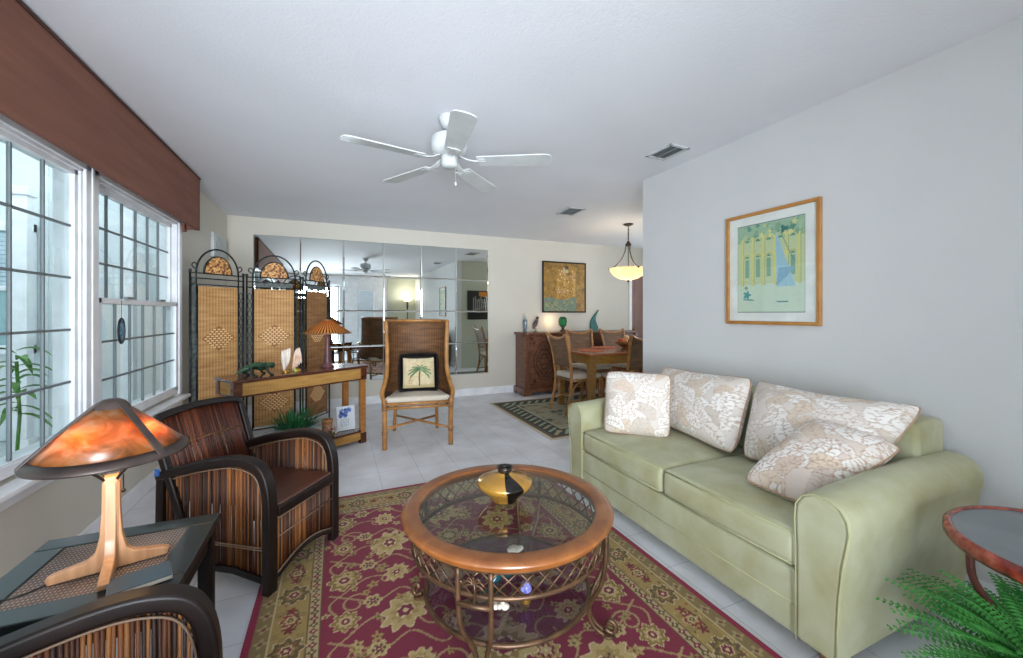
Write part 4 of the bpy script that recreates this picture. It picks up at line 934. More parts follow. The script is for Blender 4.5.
# ------------------------------------------------------------------ round table and fern at the right edge
t = thing('accent_table', 'round accent table with grey top and mottled red rim at the right edge', 'side table', (2.00, 0.385, 0), 0)
obj('table_top', lathe(BM(), [(0, 0.535), (0.29, 0.535), (0.30, 0.548), (0, 0.549)], 64), noise_mat('slate_top', [(0.3, '5b6266'), (0.7, '6d7478')], 4, 0.18, coat=0.4), t, smooth=False)
obj('table_rim', lathe(BM(), [(0.285, 0.552), (0.297, 0.555), (0.306, 0.545), (0.306, 0.52), (0.298, 0.508), (0.28, 0.51)], 64, closed=True), noise_mat('red_mottled_rim', [(0.3, '4a1712'), (0.5, '8b3322'), (0.7, 'a8553f')], 30, 0.25, coat=0.5), t, smooth=True)
for k in range(3):
    a = math.radians(120+120*k+9); R_ = rz(a)
    bm = BM(); tube(bm, [R_@Vector(p) for p in spline([(0.26, 0, 0.52), (0.25, 0, 0.40), (0.16, 0, 0.25), (0.17, 0, 0.10), (0.24, 0, 0.0)], 5)], 0.011, 8); obj('leg', bm, noise_mat('red_brown_iron', [(0.3, '3b1c18'), (0.7, '63332a')], 20, 0.35), t, smooth=True)
obj('leg_ring', tube(BM(), ringpts(0.165, 0.2, 32), 0.007, 6, closed=True), M['dark_metal'], t, smooth=True)

t = thing('fern', 'bushy green fern in a pot on the floor beside the sofa arm', 'plant', (1.84, 0.41, 0), 0)
bm = lathe(BM(), [(0, 0), (0.07, 0), (0.095, 0.18), (0.105, 0.18), (0.105, 0.205), (0.088, 0.205), (0.08, 0.185), (0, 0.185)], 28); obj('pot', bm, M['terracotta'], t, smooth=True)
bm = BM(); r2 = random.Random(9)
for k in range(110):
    a = k*2.399+r2.uniform(-.2, .2); el = r2.uniform(0.55, 1.35); Lf = r2.uniform(0.23, 0.32)
    d = Vector((math.cos(a)*math.cos(el), math.sin(a)*math.cos(el), math.sin(el)))
    pts = [Vector((0.03*math.cos(a), 0.03*math.sin(a), 0.20))+d*Lf*u+Vector((math.cos(a), math.sin(a), -0.9))*Lf*0.40*u*u for u in np.linspace(0, 1, 27)]
    tube(bm, pts[::4], 0.0016, 4)
    for i in range(3, 27):
        tdir = (pts[i]-pts[i-1]).normalized(); s = tdir.cross(Vector((0, 0, 1)))
        if s.length < 1e-3: continue
        s.normalize(); ln = 0.040*math.sin(PI*(0.12+0.83*i/27))**0.7
        for sg in (-1, 1):
            q = pts[i]; dirn = (s*sg+tdir*0.25+Vector((0, 0, -0.12))).normalized(); up = tdir.cross(dirn)*0.002
            e1, e2, e3 = q+dirn*ln*0.5-tdir*0.0056, q+dirn*ln, q+dirn*ln*0.5+tdir*0.0056
            A, B, Cc, Dd = [bm.verts.new(x) for x in (q, e1+up, e2, e3+up)]; bm.faces.new((A, B, Cc, Dd))
obj('fronds', bm, M['fern'], t)

# ------------------------------------------------------------------ folding screen
M['wicker'] = weave_mat('wicker_panel', '9a6a3a', 'c8955c', 'e4bc84', 12, 60, 0.7)
M['wicker_dark'] = weave_mat('wicker_dark_panel', '6e4524', '96683a', 'b88a58', 12, 60, 0.7)
M['medallion'] = noise_mat('medallion_weave', [(0.42, '6a3a1c'), (0.52, 'c68c4c'), (0.62, 'e0b070')], 55, 0.6)
M['diamond_dark'] = flat('dark_cane', '9a6634', 0.6); M['diamond_light'] = flat('light_cane', 'ecc68e', 0.5)
M['patina'] = noise_mat('patina_metal', [(0.3, '2f3534'), (0.7, '6d736f')], 30, 0.6, metallic=0.0)
HP = [(-1.165, 4.255), (-0.817, 4.607), (-0.333, 4.724), (-0.072, 5.156)]
scr = thing('folding_screen', 'three panel wrought iron folding screen with wicker panels and arched tops', 'screen', ((HP[1][0]+HP[2][0])/2, (HP[1][1]+HP[2][1])/2, 0), 0)
so = Vector(scr.location)
for k in range(3):
    A, B = Vector((*HP[k], 0))-so, Vector((*HP[k+1], 0))-so; Wp = (B-A).length-0.03; ang = math.atan2((B-A).y, (B-A).x)
    bm = BM(); hw = Wp/2
    for s in (-1, 1):
        tube(bm, [(s*hw, 0, 0), (s*hw, 0, 1.60)], 0.009, 6); tube(bm, [(s*(hw-0.048), 0, 0.10), (s*(hw-0.048), 0, 1.63)], 0.006, 6)
        blob(bm, (s*hw, 0, 1.615), (0.013, 0.013, 0.018), n=8, m=6)
        tube(bm, [(s*(hw-0.058), 0, 0.12), (s*(hw-0.058), 0, 1.50)], 0.006, 6)
        for j in range(9): tube(bm, [(s*(hw-0.024)+0.015*math.cos(a), 0, 0.75+0.082*j+0.036*math.sin(a)) for a in np.linspace(0, 2*PI, 13)[:-1]], 0.003, 5, closed=True)
        tube(bm, spline([(s*(hw-0.055), 0, 1.63), (s*(hw-0.015), 0, 1.66), (s*(hw-0.03), 0, 1.69), (s*(hw-0.06), 0, 1.67)], 4), 0.005, 5)
    for z in (0.10, 1.50, 1.555, 1.60): tube(bm, [(-hw, 0, z), (hw, 0, z)], 0.006, 6)
    tube(bm, arc(0, 1.60, hw-0.048, 0, PI, 20, 0, 0.225), 0.008, 7); tube(bm, arc(0, 1.60, 0.122, 0, PI, 16, 0, 0.160), 0.007, 6)
    p = obj('panel_frame', bm, M['dark_metal'], scr, smooth=True); p.location = (A+B)/2; p.rotation_euler = (0, 0, ang)
    pw = hw-0.062
    obj('wicker_panel', b2(BM(), -pw, pw, -0.008, 0.008, 0.13, 1.485), M['wicker'] if k < 2 else M['wicker_dark'], p)
    obj('arch_medallion', prism(BM(), [(x, z) for x, _, z in arc(0, 1.606, 0.112, 0, PI, 18, 0, 0.148)], 'Y', -0.009, 0.009), M['medallion'], p)
    for (zc, hh) in ((1.02, 0.11), (0.36, 0.10)):
        bm = BM(); prism(bm, [(-pw*0.86, zc), (0, zc-hh*1.05), (pw*0.86, zc), (0, zc+hh*1.05)], 'Y', -0.0088, 0.0088); dm = obj('woven_diamond', bm, M['diamond_dark'], p); bm = BM()      # diamond of raised knots woven into the panel
        for a in range(-7, 8):
            for c in range(-5, 6):
                if abs(a)/7.5+abs(c)/5.5 < 1 and (a+c) % 2 == 0: box(bm, (a*pw*0.11, 0, zc+c*hh*0.18), (pw*0.14, 0.021, 0.0125))
        bmesh.ops.transform(bm, matrix=Matrix.Identity(4), verts=bm.verts[:]); me_ = dm.data; b9 = BM(); b9.from_mesh(me_); bm2 = bpy.data.meshes.new('tmp'); bm.to_mesh(bm2); bm.free(); n0 = len(b9.faces); b9.from_mesh(bm2); b9.faces.ensure_lookup_table()
        for f_ in b9.faces[n0:]: f_.material_index = 1
        b9.to_mesh(me_); b9.free(); bpy.data.meshes.remove(bm2); me_.materials.append(M['diamond_light'])
    bm = BM(); b2(bm, -hw+0.012, -hw+0.045, -0.003, 0.003, 1.46, 1.56) if k == 0 else None
    if k == 0: b2(bm, -hw+0.010, -hw+0.048, -0.003, 0.003, 0.12, 1.46)
    else: b2(bm, -pw+0.01, pw-0.01, -0.003, 0.003, 1.507, 1.55)
    obj('metal_strip', bm, M['patina'], p)

# ------------------------------------------------------------------ console table
CA = math.radians(31); fl = Vector((-0.70, 3.55, 0)); CL, CD, CZ = 1.125, 0.34, 0.745
ux, uy = Vector((math.cos(CA), math.sin(CA), 0)), Vector((-math.sin(CA), math.cos(CA), 0))
cc = fl+ux*CL/2+uy*CD/2
con = thing('console_table', 'long honey wood console table with woven drawer front before the folding screen', 'console table', cc, CA)
M['honey'] = noise_mat('honey_wood', [(0.3, '8f5a26'), (0.7, 'b37b3c')], 3, 0.4, (3, 16, 16), coat=0.2, dist=1)
M['mahog'] = noise_mat('red_mahogany', [(0.3, '3e1d13'), (0.7, '5e2e1c')], 3, 0.25, (3, 12, 12), coat=0.5)
hl, hd = CL/2, CD/2
obj('table_top', b2(BM(), -hl-0.01, hl+0.01, -hd-0.01, hd+0.01, CZ-0.025, CZ), M['mahog'], con, bevel=0.005)
M['gold_weave'] = weave_mat('golden_weave', '8f6428', 'b58540', 'cfa25c', 30, 60, 0.6)
bm = BM(); b2(bm, -hl+0.03, hl-0.03, -hd+0.008, -hd+0.02, CZ-0.125, CZ-0.025); b2(bm, -hl+0.03, hl-0.03, hd-0.02, hd-0.008, CZ-0.125, CZ-0.025); b2(bm, -hl+0.008, -hl+0.02, -hd+0.03, hd-0.03, CZ-0.125, CZ-0.025); b2(bm, hl-0.02, hl-0.008, -hd+0.03, hd-0.03, CZ-0.125, CZ-0.025)
obj('apron', bm, M['gold_weave'], con)
bm = BM(); b2(bm, -hl+0.03, hl-0.03, -hd+0.002, -hd+0.02, CZ-0.135, CZ-0.122); b2(bm, -hl+0.002, -hl+0.02, -hd+0.03, hd-0.03, CZ-0.135, CZ-0.122); b2(bm, hl-0.02, hl-0.002, -hd+0.03, hd-0.03, CZ-0.135, CZ-0.122)
obj('apron_moulding', bm, M['mahog'], con, bevel=0.003)
for sx in (-1, 1):
    for sy in (-1, 1):
        x, y = sx*(hl-0.028), sy*(hd-0.028)
        lg = obj('leg', b2(BM(), x-0.024, x+0.024, y-0.024, y+0.024, 0.09, CZ-0.135), M['honey'], con, bevel=0.003)
        obj('corner_block', b2(BM(), x-0.03, x+0.03, y-0.03, y+0.03, CZ-0.135, CZ-0.025), M['mahog'], lg, bevel=0.003)
        obj('foot_block', b2(BM(), x-0.029, x+0.029, y-0.029, y+0.029, 0, 0.10), M['mahog'], lg, bevel=0.004)
obj('shelf', b2(BM(), -hl+0.01, hl-0.01, -hd+0.01, hd-0.01, 0.105, 0.125), M['mahog'], con, bevel=0.004)
bm = BM(); b2(bm, -hl+0.055, hl-0.055, -hd+0.012, -hd+0.028, 0.035, 0.105); b2(bm, hl-0.028, hl-0.012, -hd+0.055, hd-0.055, 0.035, 0.105)
obj('shelf_apron', bm, M['gold_weave'], con, bevel=0.002)
def onc(x, y, z=CZ): return cc+ux*x+uy*y+Vector((0, 0, z))
# lizard sculpture
p = onc(-0.36, -0.02); t = thing('lizard_sculpture', 'dark green crawling lizard sculpture at the left end of the console', 'sculpture', p, CA); t.scale = (1.3, 1.3, 1.25)
bm = BM(); tube(bm, spline([(-0.10, 0.02, 0.02), (-0.06, 0, 0.045), (0, 0, 0.062), (0.05, 0, 0.055), (0.085, 0, 0.06), (0.115, 0, 0.052)], 4), [0.004]*2+[0.010]*3+[0.022]*4+[0.026]*6+[0.018]*3+[0.022, 0.018, 0.008], 10)
obj('body', bm, noise_mat('green_bronze', [(0.35, '16231b'), (0.65, '3f6b4a')], 25, 0.3, metallic=0.2), t, smooth=True)
for x, s in ((-0.03, 1), (-0.03, -1), (0.06, 1), (0.06, -1)):
    bm = BM(); tube(bm, spline([(x, s*0.015, 0.05), (x-0.015, s*0.045, 0.055), (x+0.005, s*0.055, 0.012), (x+0.025, s*0.062, 0.004)], 4), 0.007, 7); obj('leg', bm, flat('bronze_leg', '15201a', 0.3), t, smooth=True)
# shell figurines
for k, (x, lab, m_) in enumerate(((-0.125, 'tall white pink wing shaped shell figurine, left one of the pair on the console', 'ead8cb'), (-0.030, 'peach coloured shell figurine beside the table lamp, right one of the pair on the console', 'dba98a'))):
    t = thing('shell_figurine', lab, 'figurine', onc(x, -0.03), CA+0.25*(1-2*k), 'shell figurines on the console'); t.scale = (1.15, 1.2, 1.7)
    bm = BM()
    for j in range(5): blob(bm, (0.010*(j-2), 0.006*math.sin(j), 0.055+0.006*j), (0.010, 0.016, 0.055-0.003*j), ry(math.radians((-1)**k*(-16+8*j)*0.7)), n=10, m=8)
    obj('shell', bm, noise_mat('shell_'+m_, [(0.35, m_), (0.65, 'efe3d6')], 20, 0.35), t, smooth=True)
    obj('stand', lathe(BM(), [(0, 0), (0.028, 0), (0.026, 0.008), (0.010, 0.014), (0, 0.016)], 18), M['gold'], t, smooth=True)
t = thing('bud_figurine', 'tiny green bud between the two shell figurines', 'figurine', onc(-0.075, -0.09))
obj('bud', blob(BM(), (0, 0, 0.018), (0.012, 0.012, 0.018)), flat('lime_glaze', 'a9b84a', 0.4), t, smooth=True)
# lamp with bamboo shade
lx, ly = 0.265, 0.0
p = onc(lx, ly); t = thing('table_lamp', 'table lamp with orange bamboo cone shade and plum coloured tapered base', 'lamp', p, 0); t.scale = (1.0, 1.0, 1.22)
obj('base', lathe(BM(), [(0, 0), (0.058, 0), (0.058, 0.01), (0.042, 0.022), (0.036, 0.04), (0.024, 0.14), (0.018, 0.20), (0.022, 0.215), (0.012, 0.235), (0.008, 0.27), (0, 0.27)], 28), noise_mat('plum_glaze', [(0.3, '4a2c30'), (0.7, '6b4448')], 15, 0.4), t, smooth=True)
SHM = None
def bamboo_mat():
    m, nt, b, N, L = newmat('bamboo_shade'); N.remove(b); out = N['Material Output']; t_ = N.new('ShaderNodeTexCoord'); g = N.new('ShaderNodeSeparateXYZ'); L.new(t_.outputs['Object'], g.inputs[0])
    at = N.new('ShaderNodeMath'); at.operation = 'ARCTAN2'; L.new(g.outputs['Y'], at.inputs[0]); L.new(g.outputs['X'], at.inputs[1])
    mu = N.new('ShaderNodeMath'); mu.operation = 'MULTIPLY'; mu.inputs[1].default_value = 44; L.new(at.outputs[0], mu.inputs[0]); si = N.new('ShaderNodeMath'); si.operation = 'SINE'; L.new(mu.outputs[0], si.inputs[0])
    r = ramp(N, [(0.25, '5e2c10'), (0.45, 'cf8844'), (1, 'e6a860')]); mb = N.new('ShaderNodeMath'); mb.operation = 'MULTIPLY_ADD'; mb.inputs[1].default_value = 0.5; mb.inputs[2].default_value = 0.5; L.new(si.outputs[0], mb.inputs[0]); L.new(mb.outputs[0], r.inputs[0])
    d = N.new('ShaderNodeBsdfDiffuse'); tl = N.new('ShaderNodeBsdfTranslucent'); L.new(r.outputs[0], d.inputs[0]); L.new(r.outputs[0], tl.inputs[0]); a = N.new('ShaderNodeMixShader'); a.inputs[0].default_value = 0.55
    L.new(d.outputs[0], a.inputs[1]); L.new(tl.outputs[0], a.inputs[2]); L.new(a.outputs[0], out.inputs[0]); return m
sh = obj('lamp_shade', lathe(BM(), [(0.205, 0.262), (0.04, 0.358), (0.036, 0.358), (0.201, 0.261)], 60, closed=True), bamboo_mat(), t, smooth=True)
bm = BM(); lathe(bm, [(0.208, 0.258), (0.208, 0.266), (0.200, 0.268), (0.200, 0.256)], 48, closed=True); lathe(bm, [(0.04, 0.354), (0.044, 0.362), (0, 0.366), (0, 0.358)], 24); obj('shade_edge', bm, M['rattan_dark'], sh, smooth=True)
obj('finial', lathe(BM(), [(0, 0.36), (0.010, 0.365), (0.012, 0.375), (0.004, 0.385), (0.006, 0.41), (0, 0.425)], 12), M['dark_metal'], t, smooth=True)
obj('bulb', blob(BM(), (0, 0, 0.305), (0.016, 0.016, 0.022)), bulb, t, smooth=True)
point('bamboo_lamp_light', tuple(p+Vector((0, 0, 0.28))), 1.2, (1, 0.66, 0.34), 0.02)
# lower shelf: grass plant, candle jar, little figurines, card
zs = 0.125
t = thing('grass_plant', 'bushy green grass plant in a pale blue bowl on the console shelf', 'plant', onc(-0.03, 0.0, zs), 0); t.scale = (1.3, 1.2, 1.4)
obj('bowl', lathe(BM(), [(0, 0), (0.07, 0), (0.11, 0.05), (0.125, 0.10), (0.118, 0.10), (0.10, 0.055), (0, 0.05)], 32), flat('pale_blue_glaze', '94b3c8', 0.25), t, smooth=True)
bm = BM(); r2 = random.Random(5)
for k in range(230):
    a = r2.uniform(0, 2*PI); rr_ = 0.09*math.sqrt(r2.random()); el = r2.uniform(0.5, 1.45)
    leaf(bm, (rr_*math.cos(a), rr_*math.sin(a), 0.07), (math.cos(a)*math.cos(el), math.sin(a)*math.cos(el), math.sin(el)), r2.uniform(0.14, 0.21), 0.007, droop=r2.uniform(0.1, 0.5), n=5)
obj('blades', bm, M['grass'], t)
t = thing('candle_jar', 'short orange and red glass candle jar on the console shelf', 'candle', onc(0.245, -0.03, zs), 0); t.scale = (1.2, 1.2, 1.4)
obj('jar', lathe(BM(), [(0, 0), (0.032, 0), (0.036, 0.02), (0.038, 0.10), (0.034, 0.10), (0.032, 0.02), (0, 0.015)], 28), noise_mat('painted_glass', [(0.35, '9b2f24'), (0.5, 'c98a5a'), (0.65, '6a5d58')], 35, 0.2, coat=0.4), t, smooth=True)
obj('rim_band', lathe(BM(), [(0.0385, 0.085), (0.040, 0.085), (0.040, 0.102), (0.0385, 0.102)], 28, closed=True), flat('orange_band', 'cf8a4a', 0.3), t, smooth=True)
t = thing('bird_figurine', 'small yellow and grey bird figurine in front of the candle jar', 'figurine', onc(0.26, -0.115, zs), CA)
obj('body', blob(BM(), (0, 0, 0.02), (0.022, 0.014, 0.018)), noise_mat('grey_yellow', [(0.4, '3c3c3c'), (0.6, 'c9b22f')], 40, 0.4), t, smooth=True)
obj('head', blob(BM(), (-0.012, 0, 0.042), (0.011, 0.010, 0.011)), flat('grey_head', '9a9a96', 0.4), t, smooth=True)
t = thing('sea_shell', 'flat peach coloured shell lying on the console shelf', 'shell', onc(0.20, -0.11, zs), CA)
bm = BM()
for k in range(6): blob(bm, (-0.02+0.009*k, 0, 0.008), (0.008, 0.018-abs(k-2.5)*0.002, 0.008), n=8, m=6)
obj('shell', bm, flat('peach_shell', 'd7a57c', 0.5), t, smooth=True)
cv = Canvas(0.14, 0.18, 0.004, 'dfe4ea'); r2 = random.Random(8)
for k in range(16): cv.flower(r2.uniform(0.02, 0.12), r2.uniform(0.10, 0.155), r2.uniform(0.008, 0.015), 6, r2.choice(['35509c', '5877c0', '27386e', '8ba2d6']), 0.2)
for k in range(5): cv.line([(0.03+k*0.014, 0.03), (0.035+k*0.014, 0.085)], 0.004, '8f97a5')
t = thing('greeting_card', 'white card with blue flowers standing upright on the console shelf', 'card', onc(0.425, -0.05, zs), CA-math.radians(14)); t.scale = (1.2, 1.2, 1.25)
cv.mesh('cover', attr_mat('card_print', 0.4), t, lambda X, Y: (X-0.07, -0.002+0.14*Y+0*X, Y+0.003))
bm = box(BM(), (0, 0.0085+0.012, 0.092), (0.139, 0.018, 0.178), rx(-0.14)); obj('back_board', bm, flat('card_white', 'd9dade', 0.6), t)

# ------------------------------------------------------------------ wing chair
wc = thing('wing_chair', 'tall rattan wing chair with woven back and cream seat before the mirror', 'chair', (0.700, 3.79, 0), math.radians(-8))
WB = weave_mat('wing_weave', '3f2817', '6e4a2c', '966a42', 18, 45, 0.6)
lp = lambda s: spline([(s*0.30, 0, 0), (s*0.30, 0, 0.25), (s*0.305, 0, 0.42), (s*0.325, 0.04, 0.50), (s*0.300, 0.13, 0.60), (s*0.285, 0.20, 0.72), (s*0.288, 0.25, 0.95), (s*0.300, 0.29, 1.17)], 6)
for s in (-1, 1):
    bm = tube(BM(), lp(s)[:14], 0.023, 10); obj('front_leg', bm, M['rattan'], wc, smooth=True)
    obj('wing_post', tube(BM(), lp(s)[12:], 0.021, 10), M['rattan'], wc, smooth=True)
    obj('rear_leg', tube(BM(), spline([(s*0.225, 0.60, 0), (s*0.215, 0.54, 0.2), (s*0.21, 0.50, 0.42)], 5), 0.018, 10), M['rattan'], wc, smooth=True)
    bm = BM(); tube(bm, [(s*0.30, 0.0, 0.37), (s*0.21, 0.5, 0.37)], 0.014, 8); tube(bm, [(s*0.30, 0.0, 0.41), (s*0.21, 0.5, 0.41)], 0.014, 8); obj('side_rail', bm, M['rattan'], wc, smooth=True)
bm = BM(); tube(bm, [(-0.31, -0.005, 0.375), (0.31, -0.005, 0.375)], 0.014, 8); tube(bm, [(-0.31, -0.005, 0.41), (0.31, -0.005, 0.41)], 0.014, 8); obj('front_rail', bm, M['rattan'], wc, smooth=True)
obj('rear_rail', tube(BM(), [(-0.21, 0.5, 0.40), (0.21, 0.5, 0.40)], 0.014, 8), M['rattan'], wc, smooth=True)
bm = BM(); tube(bm, [(-0.30, 0.0, 0.19), (0.222, 0.585, 0.14)], 0.012, 8); tube(bm, [(0.30, 0.0, 0.16), (-0.222, 0.585, 0.17)], 0.012, 8); obj('cross_stretcher', bm, M['rattan'], wc, smooth=True)
bm = BM()
for s in (-1, 1):
    for z in (0.37, 0.40, 0.15): lathe(bm, [(0.021, -0.022), (0.026, -0.015), (0.026, 0.015), (0.021, 0.022)], 12, (s*0.301, 0, z), closed=True)
obj('leather_binding', bm, M['rattan_dark'], wc, smooth=True)
# wrapped back shell, two sided with thickness
bm = BM(); nu, nv = 20, 14; F, K = [], []
L_, R2 = lp(-1), lp(1)
def at(P, z):
    for a, b_ in zip(P, P[1:]):
        if a.z <= z <= b_.z: return a.lerp(b_, (z-a.z)/(b_.z-a.z))
    return P[-1]
for j in range(nv+1):
    z = 0.44+(1.165-0.44)*j/nv; a, b_ = at(L_, z), at(R2, z); yb = 0.50+0.14*(z-0.44)
    rowF, rowK = [], []
    for i in range(nu+1):
        u = i/nu; q = bez([a, Vector((a.x*1.0, yb+0.02, z)), Vector((0, yb+0.03, z)), Vector((b_.x*1.0, yb+0.02, z)), b_], nu)[i]
        rowF.append(bm.verts.new(q)); nrm = Vector((q.x, q.y-a.y+0.15, 0)).normalized(); rowK.append(bm.verts.new(q+nrm*0.012))
    F.append(rowF); K.append(rowK)
for j in range(nv):
    for i in range(nu): bm.faces.new((F[j][i], F[j][i+1], F[j+1][i+1], F[j+1][i])); bm.faces.new((K[j][i], K[j+1][i], K[j+1][i+1], K[j][i+1]))
for i in range(nu): bm.faces.new((F[0][i], K[0][i], K[0][i+1], F[0][i+1])); bm.faces.new((F[nv][i], F[nv][i+1], K[nv][i+1], K[nv][i]))
topc = [v_.co.copy() for v_ in F[nv]]
obj('woven_back', bm, WB, wc, smooth=True)
obj('top_rail', tube(BM(), [q+Vector((0, 0, 0.004)) for q in topc], 0.016, 8), M['rattan'], wc, smooth=True)
bm = soft(BM(), -0.285, 0.285, 0.005, 0.46, 0.418, 0.470, crown=0.02)
for v_ in bm.verts: v_.co.x *= 1-0.30*max(0, v_.co.y)/0.46
obj('seat_cushion', bm, M['linen'], wc, bevel=0.016, seg=3)
# palm pillow: printed face and dark fringe
def wct(x, y, z): R_ = rz(math.radians(-8)); return Vector((0.700, 3.79, 0))+R_@Vector((x, y, z))
pc, ps = wct(0.012, 0.265, 0.655), 0.150
t = thing('palm_pillow', 'square pillow with palm tree print and black fringe on the wing chair', 'pillow', wct(0.012, 0.185, 0.49), math.radians(-8)); t.scale = (1.2, 1.2, 1.15)
cv = Canvas(0.26, 0.26, 0.0026, 'c9b994'); r2 = random.Random(4)
for k in range(60): cv.flower(r2.uniform(0, 0.26), r2.uniform(0, 0.26), r2.uniform(0.01, 0.03), 5, r2.choice(['cbbb97', 'c5b38c', 'd0c2a0']), 0.3)
cv.rect(0, 0.26, 0.0, 0.035, 'b7a67c'); cv.line([(0.135, 0.03), (0.132, 0.09), (0.137, 0.155)], 0.011, '5a4a30')
for k in range(19):
    a = math.radians(-30+k*13.3); L_k = 0.075 if k % 2 else 0.09
    p_ = [(0.137+L_k*u*math.cos(a), 0.158+L_k*u*math.sin(a)*0.8-0.035*u*u) for u in np.linspace(0, 1, 8)]; cv.line(p_, 0.008, '4b6142'); cv.line([(x, y-0.004) for x, y in p_], 0.005, '7d9468')
cv.line([(0.05, 0.05), (0.06, 0.09), (0.075, 0.05), (0.05, 0.05)], 0.004, 'a8794c'); cv.line([(0.04, 0.07), (0.085, 0.075)], 0.004, 'a8794c')
lean = 0.22
def pmap(X, Y):
    a, b_ = X/0.13-1, Y/0.13-1; h = 0.045*((1-np.abs(a)**3)*(1-np.abs(b_)**3)).clip(0)**0.5
    return (X-0.13, 0.0+(Y+0.02)*lean-h-0.008, Y+0.022)
cv.mesh('printed_face', attr_mat('palm_print', 0.85), t, pmap)
hw = 0.148; bm, rimp = pillow_bm([(-hw, 0, 0), (hw, 0, 0), (hw, 0.30*lean, 0.30), (-hw, 0.30*lean, 0.30)], 0.085, n=16, pinch=0.03)
obj('cover', bm, M['black'], t, smooth=True)
bm = BM(); r2 = random.Random(6)
for a, b_ in zip(rimp, rimp[1:]+rimp[:1]):
    for k in range(4):
        q = a.lerp(b_, k/4); o_ = (q-Vector((0, 0.15*lean, 0.15))).normalized()*0.02; tube(bm, [q, q+o_+Vector((r2.uniform(-.003, .003), r2.uniform(-.004, .004), r2.uniform(-.003, .003)))], 0.0032, 4)
obj('fringe', bm, M['black'], t)

# ------------------------------------------------------------------ pictures
M['frame_oak'] = wood('honey_oak_frame', 'a8702f', 'c08a45', (2, 2, 2), 0.35, 0.3)
def framed(name, label, w_, h_, fw, fd, fm, canvas, matname, loc, rot, mat_w=0.0, mcol='dfe2dc', glassy=False):
    t = thing(name, label, 'picture', loc, rot)     # local: x across, -y towards the room, z up
    bm = BM(); hw, hh = w_/2, h_/2
    for pts in ([(-hw, -hh), (hw, -hh), (hw-fw, -hh+fw), (-hw+fw, -hh+fw)], [(hw, -hh), (hw, hh), (hw-fw, hh-fw), (hw-fw, -hh+fw)], [(hw, hh), (-hw, hh), (-hw+fw, hh-fw), (hw-fw, hh-fw)], [(-hw, hh), (-hw, -hh), (-hw+fw, -hh+fw), (-hw+fw, hh-fw)]):
        prism(bm, pts, 'Y', -fd, 0)
    obj('frame', bm, fm, t, bevel=0.003)
    if mat_w: obj('mat_board', b2(BM(), -hw+fw, hw-fw, -fd+0.012, -0.002, -hh+fw, hh-fw), flat('mat_'+name, mcol, 0.8), t)
    yy = -fd+0.010 if mat_w else -fd+0.008
    canvas.mesh('artwork', attr_mat(matname, 0.45), t, lambda X, Y: (X-canvas.w/2, np.full_like(X, yy), Y-canvas.h/2))
    if not mat_w: obj('backing', b2(BM(), -hw+fw, hw-fw, yy+0.001, -0.001, -hh+fw, hh-fw), flat('canvas_backing', '6b5a3c', 0.9), t)
    if glassy: obj('glazing', b2(BM(), -hw+fw, hw-fw, -fd+0.004, -fd+0.006, -hh+fw, hh-fw), M['picture_glass'], t)
    return t
# right wall print: pale green arcade with a tall blue triangle
cv = Canvas(0.385, 0.50, 0.003, 'c3d2a6'); W_, H_ = cv.w, cv.h; r2 = random.Random(2)
cv.rect(0, W_, 0, 0.16, 'c9dcc6'); cv.rect(0, W_, 0.40, H_, '9dbd9c')
for k in range(6):
    x = 0.03+k*0.065; cv.rect(x-0.008, x+0.008, 0.15, 0.42, 'd5d488'); cv.rect(x+0.008, x+0.011, 0.15, 0.42, '86a98e')
for k in range(5):
    x = 0.062+k*0.065
    for j, (r_, c_) in enumerate(((0.034, 'd9d68e'), (0.026, '7fae8f'), (0.021, 'd9d68e'), (0.015, '5f9a86'))): cv.mask(lambda X, Y, x=x, r_=r_: (np.hypot(X-x, Y-0.40) < r_) & (Y > 0.40), c_); cv.mask(lambda X, Y, x=x, r_=r_: (np.hypot(X-x, (Y-0.31)) < r_*0.8) & (Y > 0.31), c_)
    cv.rect(x-0.012, x+0.012, 0.20, 0.30, '6fa48f', 0.8)
for k in range(40): cv.flower(r2.uniform(0.02, W_-0.02), r2.uniform(0.42, H_-0.01), r2.uniform(0.006, 0.014), 5, r2.choice(['7fa98c', 'd8d58a', 'a7c8a0', '5d9582']), 0.3)
cv.mask(lambda X, Y: (X > 0.235-(Y-0.15)*0.02) & (X < 0.235+0.10*(0.43-Y)/0.28) & (Y > 0.14) & (Y < 0.43), 'a3cbd6')
cv.mask(lambda X, Y: (X > 0.235+0.10*(Y-0.14)/0.18*0.2) & (X < 0.33) & (Y > 0.14) & (Y < 0.24) & (Y-0.14 > (X-0.235)*0.95), '86b2c4')
cv.line([(0.262, 0.425), (0.30, 0.33), (0.33, 0.27)], 0.004, '4e8d8f'); cv.flower(0.275, 0.445, 0.018, 3, '2d7468', 0.3); cv.rect(0.235, 0.30, 0.055, 0.062, '3f7f86')
cv.flower(0.06, 0.10, 0.020, 5, '4b9a9b', 0.3); cv.flower(0.055, 0.14, 0.010, 4, '6c9f7a', 0.2); cv.line([(0.04, 0.075), (0.10, 0.07)], 0.008, '5ba0a2')
for x0, x1, y0, y1 in ((0, 0.003, 0, H_), (W_-0.003, W_, 0, H_), (0, W_, 0, 0.003), (0, W_, H_-0.003, H_)): cv.rect(x0, x1, y0, y1, '6f7f80')
SC_ = framed('framed_print', 'oak framed pale green arcade print with white mat above the sofa', 0.600, 0.735, 0.022, 0.025, M['frame_oak'], cv, 'arcade_print', (XR, 1.688, 1.541), math.radians(-90), 0.1, glassy=True)
for c_ in SC_.children:
    if c_.name.startswith('artwork'): c_.scale = (1.12, 1, 1.16)
